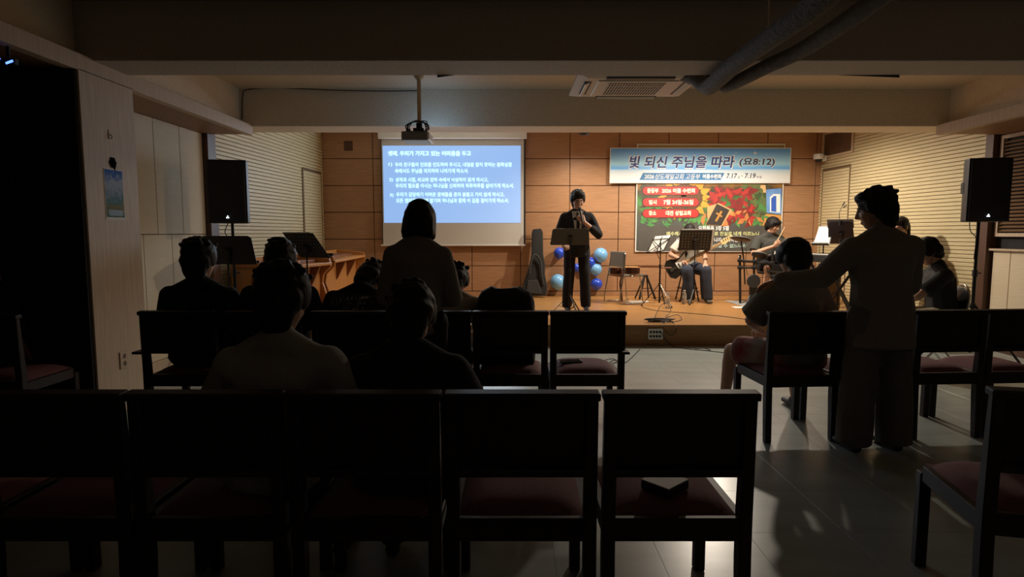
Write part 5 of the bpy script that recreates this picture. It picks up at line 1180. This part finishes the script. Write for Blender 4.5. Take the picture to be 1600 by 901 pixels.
# lettering draped on the back of the shirt
me = text_mesh('WAY OF LIFE', 0.012, 0.35); co = np.empty(len(me.vertices) * 3); me.vertices.foreach_get('co', co); co = co.reshape(-1, 3); lo, hi = co.min(0), co.max(0)
tm = J['top'].data; bv = BVHTree.FromPolygons([v.co.copy() for v in tm.vertices], [tuple(p.vertices) for p in tm.polygons])
for k in range(len(co)):
    x = (co[k, 0] - lo[0]) / (hi[0] - lo[0]) * 0.275 - 0.185; zz = 0.852 + (co[k, 1] - lo[1]) / (hi[1] - lo[1]) * 0.082
    h = bv.ray_cast(V3((x, -1.0, zz)), V3((0, 1, 0))); co[k] = (x, (h[0].y if h[0] else 0) - 0.018, zz)
me.vertices.foreach_set('co', co.ravel()); me.materials.clear(); link('back_lettering', me, mat('print_grey', (0.22, 0.22, 0.21), 0.7), wl_)
person('seated person in a grey tee bent forward, half hidden by the standing woman', (-0.47, 4.10, 0), R(-6), 0.97, True, lean=36, neck=62, head=(55, 0), armL=((-0.24, 0.36, 0.66), (-0.08, 0.52, 0.60)), armR=((0.24, 0.36, 0.66), (0.08, 0.52, 0.60)), hair='short', top=dict(kind='tee', m=cloth('light_grey_tee', (0.28, 0.245, 0.20)), ease=0.022, sleeve=0.85), bottom=dict(kind='trousers', m=blk), girth=1.05, group=GA)
# nearest row
person('seated person in a pale shirt with rolled sleeves in the nearest row', (-0.85, 2.10, 0), 0.0, 0.945, True, lean=8, neck=20, head=(22, 0), armL=((-0.30, 0.10, 0.72), (-0.12, 0.33, 0.64)), armR=((0.31, 0.10, 0.72), (0.14, 0.34, 0.64)), hair='short', top=dict(kind='long', m=pale_shirt, ease=0.024, cuff=0.30, r2=0.066, folds=0.014, collar=True), bottom=dict(kind='trousers', m=blk), girth=1.06, group=GB)
person('seated person in black with bowed head in the nearest row', (-0.39, 2.10, 0), 0.0, 0.92, True, lean=17, neck=46, head=(42, 4), armL=((-0.29, 0.16, 0.70), (-0.10, 0.36, 0.62)), armR=((0.29, 0.16, 0.70), (0.10, 0.36, 0.62)), hair='short', top=dict(kind='tee', m=blk, ease=0.026, sleeve=0.95), bottom=dict(kind='trousers', m=blk), girth=1.08, group=GB)
person('seated person in dark clothes cut by the left edge of the picture', (-3.66, 3.98, 0), R(-4), 0.98, True, lean=22, neck=40, head=(30, 0), hair='short', top=dict(kind='tee', m=blk, ease=0.024), bottom=dict(kind='trousers', m=blk), girth=1.0)
# bass player
bs, J = person('seated bass player in a white tee and jeans, head bowed behind the perforated stand', (2.90, 9.95, SZ), PI - R(8), 0.95, True, pz=0.60, lean=16, neck=42, head=(42, -12), armR=((0.31, 0.14, 0.80), (0.13, 0.30, 0.71)), armL=((-0.27, 0.16, 0.76), (-0.24, 0.36, 0.66)),
    legL=((-0.24, 0.40, 0.54), (-0.28, 0.38, 0.09)), legR=((0.05, 0.42, 0.54), (0.0, 0.36, 0.09)), hair='tied', top=dict(kind='tee', m=tee_w, ease=0.020, sleeve=0.62, name='tee_shirt'), bottom=dict(kind='trousers', m=jean, ease=0.022, flare=0.03), shoe=mat('grey_shoe', (0.07, 0.07, 0.068), 0.7))
q = lambda px, py, yy: at(px, py, yy)
o = V3((2.79, 9.66, SZ + 0.60))
bgq = thing('bass_guitar', 'black bass guitar with white pickguard and maple neck on the bass player', 'bass guitar', o)
ax = (q(1130, 378, 9.62) - q(1063, 414, 9.66)).normalized(); nrm = V3((0.1, -0.95, 0.25)); nrm = (nrm - ax * nrm.dot(ax)).normalized(); up = nrm.cross(ax) * -1
if up.z < 0: up = -up
c0 = q(1063, 414, 9.66)
W_ = lambda a, b, t=0.0: c0 + ax * a + up * b + nrm * t - o
bo = [(-0.24, 0.0), (-0.235, 0.10), (-0.17, 0.165), (-0.08, 0.155), (-0.02, 0.115), (0.06, 0.12), (0.14, 0.165), (0.20, 0.155), (0.185, 0.10), (0.12, 0.05), (0.12, -0.04), (0.17, -0.09), (0.16, -0.14), (0.08, -0.13), (0.0, -0.105), (-0.08, -0.145), (-0.17, -0.16), (-0.235, -0.10)]
MB().prism(bo, W_, -0.02, 0.022).build('body', mat('bass_black', (0.02, 0.018, 0.014), 0.15, coat=0.6), bgq)
MB().prism([(-0.06, 0.07), (0.05, 0.10), (0.15, 0.14), (0.12, 0.05), (0.12, -0.03), (0.13, -0.11), (0.06, -0.11), (0.02, -0.06), (-0.05, -0.04)], W_, 0.0222, 0.0245).build('pickguard', M['paper'], bgq)
MB().prism([(-0.19, -0.035), (-0.14, -0.035), (-0.14, 0.04), (-0.19, 0.04)], W_, 0.022, 0.034).build('bridge', M['chrome'], bgq)
MB().prism([(-0.03, -0.03), (-0.01, -0.03), (-0.01, 0.04), (-0.03, 0.04)], W_, 0.0246, 0.031).build('pickup', M['black'], bgq)
MB().prism([(0.05, -0.027), (0.72, -0.020), (0.72, 0.022), (0.05, 0.029)], W_, 0.0246, 0.040).build('neck', mat('maple', (0.50, 0.30, 0.13), 0.3), bgq)
MB().prism([(0.72, -0.022), (0.76, -0.045), (0.90, -0.015), (0.93, 0.015), (0.92, 0.045), (0.76, 0.045), (0.72, 0.024)], W_, 0.018, 0.032).build('headstock', mat('maple_pale', (0.66, 0.50, 0.24), 0.3), bgq)
for k in range(4):
    a = 0.77 + 0.037 * k; MB().cyl(W_(a, 0.03, 0.032), W_(a, 0.03, 0.05), 0.007, n=8).build('tuner', M['chrome'], bgq)
    b = -0.012 + 0.008 * k; MB().cyl(W_(-0.16, b, 0.044), W_(0.73, b * 0.9, 0.044), 0.0012, n=5).build('string', M['chrome'], bgq)
# drummer
dr, J = person('seated drummer in a charcoal polo and shorts, looking down to the right', (4.24, 9.98, SZ), PI, 0.97, True, pz=0.63, lean=6, neck=18, head=(22, 32), armR=((0.30, 0.12, 0.80), (0.05, 0.34, 0.93)), armL=((-0.28, 0.14, 0.80), (-0.14, 0.36, 0.78)),
    legR=((0.17, 0.40, 0.56), (0.18, 0.36, 0.11)), legL=((-0.28, 0.38, 0.54), (-0.34, 0.36, 0.11)), hair='bowl', glasses=True, handR=dict(fw=(-0.5, 0.5, 0.35), n=(-0.5, -0.5, 0.5), curl=60, side=1),
    top=dict(kind='tee', m=olive_t, ease=0.024, sleeve=0.78, name='polo_shirt', collar=True), bottom=dict(kind='shorts', m=blk, ease=0.022, len=0.86, sock=True), shoe=M['sole'], girth=1.1, skin=mat('skin_light', (0.60, 0.34, 0.22), 0.5))
tag(MB().cyl(at(1213, 379, 9.62), at(1226, 355, 9.66), 0.0085, 0.006, 10).build('drumstick', mat('stick_wood', (0.55, 0.38, 0.2), 0.5)), 'pale wooden drumstick raised in the hand of the drummer', 'drumstick')
sd = thing('drum_stool', 'round black stool under the drummer', 'stool', (4.24, 9.99, SZ))
MB().lathe([(0, 0.48), (0.15, 0.48), (0.17, 0.50), (0.16, 0.545), (0, 0.55)], (0, 0, 0), 24).build('seat', M['black'], sd, smooth='auto'); MB().cyl((0, 0, 0.1), (0, 0, 0.48), 0.02).build('post', M['blackm'], sd)
for k in range(3): a = k * 2.094; MB().cyl((0, 0, 0.2), (0.22 * math.cos(a), 0.22 * math.sin(a), 0.0), 0.011, n=8).build('leg', M['blackm'], sd)
# keyboard player and man at the right
person('keyboard player on the stage, only the head showing behind the standing man', (5.24, 7.98, SZ), R(88), 0.96, True, pz=0.60, lean=8, neck=20, head=(20, 20), hair='tied', top=dict(kind='tee', m=cloth('dusk_tee', (0.20, 0.17, 0.15)), ease=0.02), bottom=dict(kind='trousers', m=jean))
ks = thing('keyboard_stool', 'black stool of the keyboard player on the stage', 'stool', (5.24, 7.98, SZ))
MB().lohi((-0.17, -0.22, 0.46), (0.17, 0.22, 0.52)).build('seat', M['black'], ks, bevel=0.015)
for sx in (-1, 1):
    for sy in (-1, 1): MB().cyl((0.14 * sx, 0.18 * sy, 0.47), (0.16 * sx, 0.2 * sy, 0), 0.014, n=8).build('leg', M['blackm'], ks)
person('seated person in a dark tee, khaki trousers and wristwatch by the right loudspeaker', (4.30, 5.95, 0), R(72), 1.0, True, pz=0.565, lean=9, neck=32, head=(34, 4), armL=((-0.23, 0.30, 0.75), (-0.02, 0.50, 0.66)), armR=((0.23, 0.28, 0.75), (0.03, 0.47, 0.66)), hair='bowl', top=dict(kind='tee', m=cloth('dark_tee', (0.022, 0.021, 0.021)), ease=0.022, sleeve=0.75, name='tee_shirt'), bottom=dict(kind='trousers', m=khaki, ease=0.022), girth=1.08)

bpy.data.scenes.remove(TMP)
